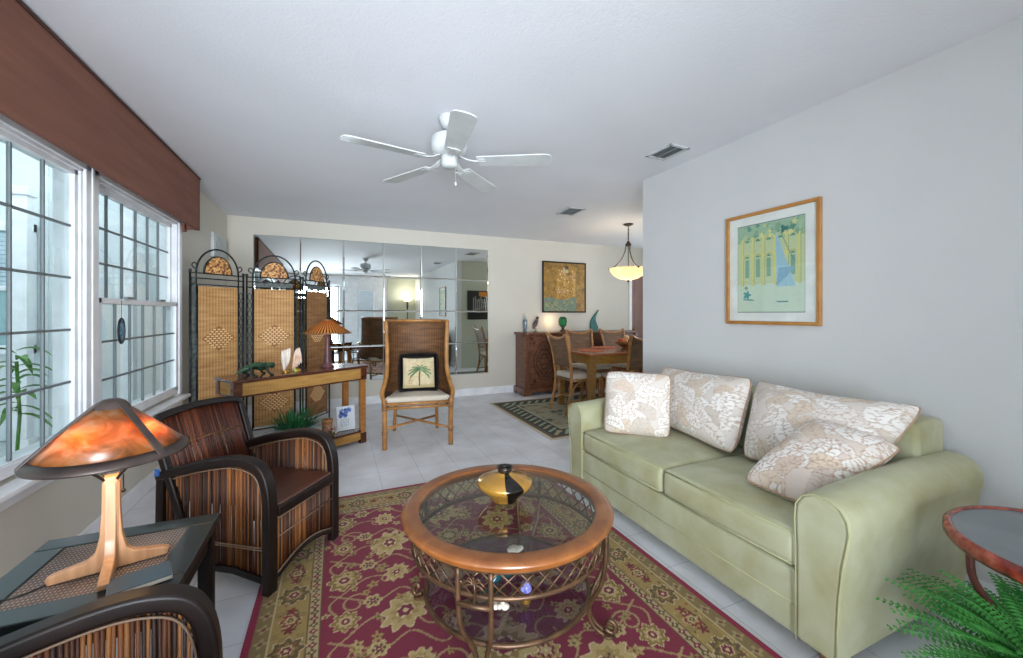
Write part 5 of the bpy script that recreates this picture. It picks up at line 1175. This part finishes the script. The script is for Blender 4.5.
# dining painting, a plain golden abstract
cv = Canvas(0.79, 0.80, 0.009, '9a7330'); r2 = random.Random(12)
for k in range(260): cv.flower(r2.uniform(0, 0.79), r2.uniform(0, 0.8), r2.uniform(0.012, 0.04), 5, r2.choice(['a67c30', '8c682a', 'a9853c', '7c5c28']), 0.4, r2.random()*6)
cv.mask(lambda X, Y: (Y < 0.21+0.02*np.sin(X*14)) & (X < 0.62), '6d7f6a')
for k in range(150): cv.flower(r2.uniform(0, 0.6), r2.uniform(0, 0.2), r2.uniform(0.008, 0.016), 5, r2.choice(['5a7f78', '8a8a5a', '7a6f8a', '4f6b52', 'a59a6a']), 0.3)
for k in range(6): cv.rect(0.24+k*0.062, 0.292+k*0.062, 0.19+0.03*(k % 3), 0.60+0.05*((k*2) % 3), ['c08f3a', 'b58432', 'cc9d48'][k % 3], 0.8)
for k in range(110):
    y = r2.uniform(0.2, 0.68); cv.flower(0.42+r2.uniform(-1, 1)*0.17, y, r2.uniform(0.007, 0.015), 4, r2.choice(['d9b464', 'ab7c2c', 'e0c68a', '6c4a22', 'b88a8a']), 0.2)
cv.rect(0.36, 0.46, 0.64, 0.72, 'cfc09a', 0.7); cv.rect(0.40, 0.47, 0.70, 0.76, '3a2a18', 0.8)
framed('framed_painting', 'golden abstract painting in thin dark frame above the carved sideboard', 0.84, 0.85, 0.022, 0.03, M['espresso'], cv, 'gold_painting', (3.507, YB, 1.684), 0)
# dark picture seen in the mirror
cv = Canvas(0.62, 0.62, 0.012, '121214'); r2 = random.Random(13)
cv.mask(lambda X, Y: (X < 0.36) & (Y > 0.45) & (Y > 0.45+0.2*X), 'c77a22')
for k in range(8): cv.line([(0.14+k*0.05, 0.16+0.02*math.sin(k)), (0.18+k*0.045, 0.46+0.04*math.cos(k*2))], 0.028, r2.choice(['b9b6b2', '8f8d8a', 'd2cfca', '5c5a58']))
framed('framed_print', 'dark picture with white streaks and an orange corner, reflected in the mirror', 0.66, 0.66, 0.02, 0.02, M['black'], cv, 'dark_print', (3.12, YC+0.001, 1.44), PI)

# ------------------------------------------------------------------ dining area
M['carved'] = noise_mat('carved_walnut', [(0.3, '54301f'), (0.7, '7d4e36')], 5, 0.4, (2, 2, 9), coat=0.2)
BX0, BX1, BY0, BY1, BZ = 2.575, 4.72, 5.43, 5.81, 0.955
sb = thing('sideboard', 'carved dark brown sideboard standing against the dining wall', 'sideboard', ((BX0+BX1)/2, (BY0+BY1)/2, 0), 0)
bw, bd = (BX1-BX0)/2, (BY1-BY0)/2
obj('body', b2(BM(), -bw+0.02, bw-0.02, -bd+0.03, bd, 0.10, BZ-0.04), M['carved'], sb, bevel=0.006)
bm = BM(); prism(bm, [(-bw-0.01, -bd+0.05), (-bw+0.05, -bd-0.012), (bw-0.05, -bd-0.012), (bw+0.01, -bd+0.05), (bw+0.01, bd), (-bw-0.01, bd)], 'Z', BZ-0.04, BZ); obj('top', bm, M['carved'], sb, bevel=0.01, seg=3)
bm = BM()
prism(bm, [(-bw, 0), (-bw+0.10, 0), (-bw+0.13, 0.05), (bw-0.13, 0.05), (bw-0.10, 0), (bw, 0), (bw, 0.11), (-bw, 0.11)], 'Y', -bd+0.0, -bd+0.03)
for s in (-1, 1): prism(bm, [(-bd, 0), (-bd+0.10, 0), (-bd+0.13, 0.05), (bd-0.10, 0.05), (bd-0.07, 0), (bd, 0), (bd, 0.11), (-bd, 0.11)], 'X', s*bw-0.015, s*bw+0.015)
obj('plinth', bm, M['carved'], sb, bevel=0.004)
for x in (-bw+0.035, bw-0.035): obj('corner_post', b2(BM(), x-0.035, x+0.035, -bd+0.005, -bd+0.05, 0.10, BZ-0.04), M['carved'], sb, bevel=0.012)
nd = 4; dw = (2*bw-0.18)/nd
dark_rel = noise_mat('carving_dark', [(0.3, '2f1a12'), (0.7, '4b2c1e')], 25, 0.5)
for k in range(nd):
    xc = -bw+0.09+dw*(k+0.5); hw = dw/2-0.012; z0, z1 = 0.15, BZ-0.07; bm = BM(); y = -bd+0.012
    b2(bm, xc-hw, xc+hw, y, y+0.02, z0, z1)
    dr = obj('door', bm, M['carved'], sb, bevel=0.003)
    bm = BM(); f = 0.035
    for (p0, p1, q0, q1) in ((xc-hw, xc-hw+f, z0, z1), (xc+hw-f, xc+hw, z0, z1), (xc-hw, xc+hw, z0, z0+f), (xc-hw, xc+hw, z1-f, z1)): b2(bm, p0, p1, y-0.010, y+0.001, q0, q1)
    obj('door_frame', bm, M['carved'], dr, bevel=0.003)
    bm = BM(); zc = (z0+z1)/2
    for sc in (1, 0.72, 0.44):
        pts = [(xc+hw*0.78*sc*math.sin(a)*(0.72+0.28*abs(math.cos(2*a))), y-0.006, zc+(z1-z0)*0.40*sc*math.cos(a)) for a in np.linspace(0, 2*PI, 41)[:-1]]; tube(bm, pts, 0.007, 5, closed=True)
    for s in (-1, 1):
        for j in range(4): tube(bm, spline([(xc, y-0.005, zc+s*(0.03+j*0.065)), (xc+0.035, y-0.009, zc+s*(0.055+j*0.065)), (xc+0.055, y-0.005, zc+s*(0.03+j*0.065))], 3), 0.006, 5); tube(bm, spline([(xc, y-0.005, zc+s*(0.03+j*0.065)), (xc-0.035, y-0.009, zc+s*(0.055+j*0.065)), (xc-0.055, y-0.005, zc+s*(0.03+j*0.065))], 3), 0.006, 5)
        for sz in (-1, 1): blob(bm, (xc+s*(hw-0.065), y-0.004, zc+sz*((z1-z0)/2-0.075)), (0.025, 0.008, 0.035), n=10, m=6)
    obj('carving', bm, dark_rel, dr, smooth=True)
def onb(x, y=None): return (x, (BY0+BY1)/2-0.03 if y is None else y, BZ)
# items on the sideboard
t = thing('glass_figurine', 'tall silver blue glass figurine at the left end of the sideboard', 'figurine', onb(2.66), 0); t.scale = (0.85, 0.85, 0.85)
obj('body', lathe(BM(), [(0, 0), (0.045, 0), (0.045, 0.012), (0.03, 0.02), (0.036, 0.08), (0.046, 0.17), (0.043, 0.21), (0.025, 0.235), (0, 0.24)], 20), noise_mat('silver_blue', [(0.3, '4a5560'), (0.7, '93a0a8')], 20, 0.2, metallic=0.3), t, smooth=True)
obj('head', blob(BM(), (0, 0, 0.262), (0.026, 0.024, 0.03)), flat('frosted_glass', 'a9b0ad', 0.3), t, smooth=True)
obj('finial', lathe(BM(), [(0.012, 0.28), (0.01, 0.30), (0.014, 0.315), (0.003, 0.345), (0, 0.345)], 12), flat('frosted_tip', 'c4c9c4', 0.3), t, smooth=True)
t = thing('bird_statue', 'dark bird statue on a small stand second from the left on the sideboard', 'figurine', onb(2.84), 0)
bm = tube(BM(), spline([(-0.035, 0, 0.05), (-0.025, 0, 0.09), (0.0, 0, 0.14), (0.018, 0, 0.18), (0.028, 0, 0.205)], 4), [0.008]+[0.022]*4+[0.037]*5+[0.032]*4+[0.024]*3, 12)
obj('body', bm, noise_mat('bird_glaze', [(0.35, '2b2f3a'), (0.65, '8a6a62')], 18, 0.3), t, smooth=True)
obj('head', blob(BM(), (0.030, 0, 0.222), (0.024, 0.02, 0.022)), M['black'], t, smooth=True)
bk = obj('beak', lathe(BM(), [(0.008, 0), (0.004, 0.02), (0, 0.03)], 8), flat('beak_gold', 'b58a3a', 0.4), t, smooth=True); bk.location = (0.048, 0, 0.222); bk.rotation_euler = (0, math.radians(105), 0)
bm = BM(); [tube(bm, [(s*0.010, 0, 0.0), (s*0.008, 0, 0.06)], 0.004, 6) for s in (-1, 1)]; lathe(bm, [(0, 0), (0.035, 0), (0.03, 0.01), (0, 0.012)], 16); obj('stand', bm, M['black'], t)
t = thing('accent_lamp', 'small lit green leaded glass lamp glowing on the sideboard', 'lamp', onb(3.33), 0)
obj('base', lathe(BM(), [(0, 0), (0.045, 0), (0.05, 0.015), (0.03, 0.03), (0.022, 0.06), (0.035, 0.075), (0, 0.08)], 20), M['bronze'], t, smooth=True)
GG = shade_glass('green_leaded_glass', '3f7a58', 0.6)
sh = obj('shade', lathe(BM(), [(0.03, 0.075), (0.055, 0.10), (0.066, 0.16), (0.06, 0.21), (0.035, 0.235), (0.0, 0.24)], 10), GG, t)
bm = BM()
for k in range(5):
    a = 2*PI*k/5; tube(bm, [(r_*math.cos(a), r_*math.sin(a), z) for r_, z in ((0.03, 0.075), (0.057, 0.10), (0.068, 0.16), (0.062, 0.21), (0.036, 0.236))], 0.004, 5)
for r_, z in ((0.057, 0.10), (0.062, 0.21)): tube(bm, [(r_*math.cos(a), r_*math.sin(a), z) for a in np.linspace(0, 2*PI, 21)[:-1]], 0.004, 5, closed=True)
obj('leading', bm, M['black'], sh)
obj('bulb', blob(BM(), (0, 0, 0.155), (0.016, 0.016, 0.03)), emit('lamp_core', 'e8ffd0', 5), t, smooth=True)
point('accent_lamp_glow', (3.22, (BY0+BY1)/2+0.10, BZ+0.17), 0.7, (1, 0.72, 0.42), 0.03)
t = thing('sail_sculpture', 'teal glass sculpture shaped like a curled leaf at the right of the sideboard', 'sculpture', onb(3.93), 0); t.scale = (0.85, 1, 0.85)
prof = [(-0.085, 0.03), (-0.095, 0.09), (-0.085, 0.17), (-0.05, 0.25), (0.0, 0.31), (0.06, 0.37), (0.10, 0.41), (0.07, 0.35), (0.035, 0.28), (0.03, 0.20), (0.06, 0.13), (0.085, 0.07), (0.075, 0.02), (0.03, 0.0), (-0.04, 0.0)]
sp = [(q.x, q.y) for q in spline([(a, b_, 0) for a, b_ in prof], 3)]; bm = prism(BM(), sp, 'Y', -0.018, 0.018)
obj('body', bm, noise_mat('teal_glass', [(0.3, '0a4a4a'), (0.7, '12706a')], 8, 0.4), t, bevel=0.008, seg=3)

# dining table
M['olive_wood'] = noise_mat('golden_table_wood', [(0.3, '7d5420'), (0.7, 'a57a36')], 3, 0.35, (3, 14, 14), dist=1, coat=0.3)
TXa, TXb, TYa, TYb = 2.74, 4.30, 3.98, 4.82
dt = thing('dining_table', 'rectangular golden wood dining table on the grey green rug', 'table', ((TXa+TXb)/2, (TYa+TYb)/2, 0.011), 0)
hw, hd = (TXb-TXa)/2, (TYb-TYa)/2
obj('tabletop', b2(BM(), -hw, hw, -hd, hd, 0.725, 0.755), wood('reddish_tabletop', '8a4a2a', 'ab6840', (2, 12, 12), 0.25, 0.5), dt, bevel=0.006)
bm = BM()
for s in (-1, 1): b2(bm, -hw+0.04, hw-0.04, s*(hd-0.05)-0.012, s*(hd-0.05)+0.012, 0.62, 0.725); b2(bm, s*(hw-0.05)-0.012, s*(hw-0.05)+0.012, -hd+0.04, hd-0.04, 0.62, 0.725)
obj('apron', bm, M['olive_wood'], dt, bevel=0.003)
for sx in (-1, 1):
    for sy in (-1, 1):
        x, y = sx*(hw-0.065), sy*(hd-0.065); bm = BM()
        v8 = [bm.verts.new((x+a*r_, y+b_*r_, z)) for z, r_ in ((0, 0.032), (0.6, 0.042), (0.725, 0.045)) for a, b_ in ((-1, -1), (1, -1), (1, 1), (-1, 1))]
        for q in (0, 4):
            for k in range(4): bm.faces.new((v8[q+k], v8[q+(k+1) % 4], v8[q+4+(k+1) % 4], v8[q+4+k]))
        bm.faces.new(v8[:4]); bm.faces.new(v8[8:]); obj('leg', bm, M['olive_wood'], dt, bevel=0.003)
def place_mat(x, y, rot, label):
    o = obj('placemat', prism(BM(), [(0.20*math.cos(a), 0.15*math.sin(a)) for a in np.linspace(0, 2*PI, 25)[:-1]], 'Z', 0, 0.005), flat('rust_cloth', 'b5603c', 0.9)); o.location = (x, y, 0.7665); o.rotation_euler = (0, 0, rot); tag(o, label, 'placemat', 'placemats on the dining table')
place_mat(3.02, 4.35, PI/2, 'rust coloured placemat at the left end of the dining table')
place_mat(3.45, 4.68, 0, 'rust coloured placemat on the sideboard side of the dining table')
# fruit bowl
fb = thing('fruit_bowl', 'dark woven bowl of fruit and flowers on the dining table', 'bowl', (3.60, 4.38, 0.766), 0)
obj('bowl', lathe(BM(), [(0, 0), (0.07, 0), (0.07, 0.01), (0.05, 0.02), (0.12, 0.06), (0.17, 0.105), (0.162, 0.105), (0.11, 0.065), (0, 0.035)], 32), M['rattan_dark'], fb, smooth=True)
r2 = random.Random(21)
for k, (c, nm, lb) in enumerate((('c94a2a', 'apple', 'red apple at the left of the fruit bowl'), ('d98a3c', 'orange', 'orange at the front of the fruit bowl'), ('e3b98a', 'peach', 'pale peach on top of the fruit bowl'), ('8a4a5a', 'plum', 'dark plum at the right of the fruit bowl'), ('c9a53a', 'pear', 'yellow pear at the back of the fruit bowl'))):
    a = 2*PI*k/5+2.6; p = (3.60+0.075*math.cos(a), 4.38+0.075*math.sin(a), 0.766+0.105) if nm != 'peach' else (3.60, 4.38, 0.766+0.150)
    o = obj(nm, lathe(BM(), [(0, -0.036), (0.02, -0.035), (0.036, -0.012), (0.037, 0.012), (0.022, 0.032), (0.006, 0.030), (0, 0.026)], 16), flat('fruit_'+nm, c, 0.4), None, smooth=True); o.location = p; tag(o, lb, 'fruit', 'fruit in the dining table bowl')

# dining chairs
DW = weave_mat('chair_weave', '4a3324', '6e4e34', '8f6c48', 34, 50, 0.6, 'Y')
def make_dining(label, loc, rot):
    t = thing('dining_chair', label, 'chair', loc, rot, 'rattan dining chairs around the table')   # local +x is the way it faces
    for s in (-1, 1):
        obj('front_leg', tube(BM(), [(0.22, s*0.205, 0), (0.215, s*0.205, 0.44)], 0.018, 8), M['rattan'], t, smooth=True)
        obj('rear_leg', tube(BM(), spline([(-0.27, s*0.20, 0), (-0.215, s*0.195, 0.22), (-0.19, s*0.195, 0.42), (-0.20, s*0.20, 0.55)], 5), 0.018, 8), M['rattan'], t, smooth=True)
        obj('back_post', tube(BM(), spline([(-0.20, s*0.20, 0.55), (-0.22, s*0.20, 0.70), (-0.255, s*0.212, 0.86), (-0.30, s*0.235, 0.985)], 5), 0.018, 8), M['rattan'], t, smooth=True)
        bm = BM(); tube(bm, spline([(0.215, s*0.205, 0.22), (0.15, s*0.205, 0.36), (0.0, s*0.205, 0.41), (-0.13, s*0.20, 0.36), (-0.20, s*0.198, 0.22)], 5), 0.010, 7); tube(bm, [(0.22, s*0.205, 0.19), (-0.22, s*0.195, 0.16)], 0.011, 7); obj('side_brace', bm, M['rattan'], t, smooth=True)
    bm = BM(); tube(bm, [(0.215, -0.205, 0.42), (0.215, 0.205, 0.42), (-0.19, 0.195, 0.42), (-0.19, -0.195, 0.42)], 0.016, 8, closed=True); obj('seat_rail', bm, M['rattan'], t, smooth=True)
    obj('front_brace', tube(BM(), spline([(0.218, -0.205, 0.24), (0.216, -0.12, 0.37), (0.216, 0, 0.40), (0.216, 0.12, 0.37), (0.218, 0.205, 0.24)], 5), 0.010, 7), M['rattan'], t, smooth=True)
    bm = soft(BM(), -0.185, 0.235, -0.215, 0.215, 0.432, 0.49, crown=0.012); obj('seat_cushion', bm, M['linen'], t, bevel=0.018, seg=3)
    tr = spline([(-0.30, -0.235, 0.985), (-0.285, -0.13, 0.94), (-0.28, 0, 0.925), (-0.285, 0.13, 0.94), (-0.30, 0.235, 0.985)], 5); bm = tube(BM(), tr, 0.017, 8); obj('top_rail', bm, M['rattan'], t, smooth=True)
    obj('lower_rail', tube(BM(), spline([(-0.20, -0.20, 0.55), (-0.195, 0, 0.58), (-0.20, 0.20, 0.55)], 5), 0.012, 8), M['rattan'], t, smooth=True)
    bm = BM(); g = []
    for j in range(9):
        v = j/8; row = []
        for i in range(11):
            y = -1+0.2*i; zt_ = 0.932+0.05*y*y; z = 0.565+(zt_-0.565)*v; x = -0.20-0.085*max(0, (z-0.55)/0.4)**1.3; row.append((x, y*(0.19+0.025*v), z))
        g.append(row)
    V = [[bm.verts.new((p[0]+o_, p[1], p[2])) for p in row] for o_ in (0.005, -0.005) for row in g]
    for base_ in (0, 9):
        for j in range(8):
            for i in range(10): bm.faces.new((V[base_+j][i], V[base_+j][i+1], V[base_+j+1][i+1], V[base_+j+1][i]))
    for j in range(8):
        for i in (0, 10): bm.faces.new((V[j][i], V[j+1][i], V[9+j+1][i], V[9+j][i]))
    for i in range(10): bm.faces.new((V[0][i], V[0][i+1], V[9][i+1], V[9][i])); bm.faces.new((V[8][i], V[8][i+1], V[17][i+1], V[17][i]))
    obj('woven_back', bm, DW, t, smooth=True)
    return t
dc = make_dining('rattan dining chair at the left end of the table, cream seat in full view', (2.80, 4.37, 0.011), 0)
dup(dc, (3.44, 5.00, 0.011), -PI/2, 'left one of the two dining chairs between the table and the sideboard')
dup(dc, (4.06, 5.00, 0.011), -PI/2, 'right one of the two dining chairs between the table and the sideboard')
dup(dc, (3.29, 3.985, 0.011), PI/2+0.1, 'dining chair with its back to the living room, next to the wall corner')

# pendant over the table
pd = thing('pendant_lamp', 'lit cream glass bowl pendant lamp with bronze arms over the dining table', 'pendant lamp', (3.57, 4.30, H), 0)
obj('canopy', lathe(BM(), [(0, 0), (0.065, 0), (0.065, -0.012), (0.03, -0.028), (0, -0.03)], 24), M['bronze'], pd, smooth=True)
bm = BM(); tube(bm, [(0, 0, -0.03), (0, 0, -0.23)], 0.004, 6)
for k in range(6): tube(bm, [(0.009*math.cos(a)*(k % 2), 0.009*math.cos(a)*((k+1) % 2), -0.05-0.03*k+0.016*math.sin(a)) for a in np.linspace(0, 2*PI, 9)[:-1]], 0.003, 5, closed=True)
obj('chain', bm, M['bronze'], pd, smooth=True)
obj('hub', lathe(BM(), [(0, -0.22), (0.012, -0.225), (0.022, -0.25), (0.04, -0.275), (0.036, -0.30), (0, -0.31)], 20), M['bronze'], pd, smooth=True)
for k in range(3):
    R_ = rz(2*PI*k/3+math.radians(-100)); bm = tube(BM(), [R_@Vector(p) for p in spline([(0.032, 0, -0.29), (0.045, 0, -0.37), (0.09, 0, -0.47), (0.16, 0, -0.55), (0.245, 0, -0.595)], 5)], 0.0075, 7)
    tube(bm, [R_@Vector(p) for p in [(0.245, 0, -0.595), (0.258, 0, -0.60)]], 0.012, 7); obj('arm', bm, M['bronze'], pd, smooth=True)
obj('glass_bowl', lathe(BM(), [(0.25, -0.59), (0.235, -0.635), (0.19, -0.69), (0.12, -0.73), (0.03, -0.75), (0.0, -0.75), (0, -0.744), (0.03, -0.744), (0.117, -0.725), (0.185, -0.685), (0.228, -0.632), (0.244, -0.59)], 40), shade_glass('amber_alabaster', 'fbf1da', 0.6), pd, smooth=True)
bm = BM(); tube(bm, [(0, 0, -0.30), (0, 0, -0.76)], 0.006, 8); lathe(bm, [(0, -0.75), (0.02, -0.752), (0.012, -0.77), (0, -0.785)], 14); obj('stem', bm, M['bronze'], pd, smooth=True)
for k in range(3):
    a = 2*PI*k/3; obj('bulb', blob(BM(), (0.07*math.cos(a), 0.07*math.sin(a), -0.64), (0.02, 0.02, 0.03)), emit('pendant_bulb', 'ffe2a8', 10), pd, smooth=True)
point('pendant_light', (3.57, 4.30, H-0.60), 3.2, (1, 0.90, 0.70), 0.06)

# brown door in the far right corner of the back wall
dr = bpy.data.objects.new('door_1', None); C.objects.link(dr); dr.location = ((DX0+DX1)/2, YB+0.03, 0); struct(dr)
M['mauve'] = noise_mat('mauve_brown_paint', [(0.3, '8f6f66'), (0.7, '9b7a70')], 4, 0.5)
hw = (DX1-DX0)/2; bm = b2(BM(), -hw+0.01, hw-0.01, -0.01, 0.03, 0.005, 2.02); obj('leaf', bm, M['mauve'], dr, bevel=0.003)
for z0, z1 in ((0.15, 0.85), (0.97, 1.45), (1.55, 1.90)):
    bm = BM(); b2(bm, -hw+0.08, hw-0.08, -0.018, -0.009, z0, z1); obj('door_panel', bm, M['mauve'], dr, bevel=0.006)
bm = BM()
for s in (-1, 1): b2(bm, s*hw-0.03+s*0.03, s*hw+0.03+s*0.03, -0.045, -0.03, 0, 2.06)
b2(bm, -hw-0.06, hw+0.06, -0.045, -0.03, 2.03, 2.09); obj('door_casing', bm, M['trim'], dr, bevel=0.004)
k_ = obj('door_knob', lathe(BM(), [(0, 0), (0.02, 0), (0.012, 0.02), (0.026, 0.04), (0.02, 0.055), (0, 0.058)], 16), M['gold'], dr, smooth=True); k_.rotation_euler = (PI/2, 0, 0); k_.location = (-hw+0.06, -0.012, 0.95)
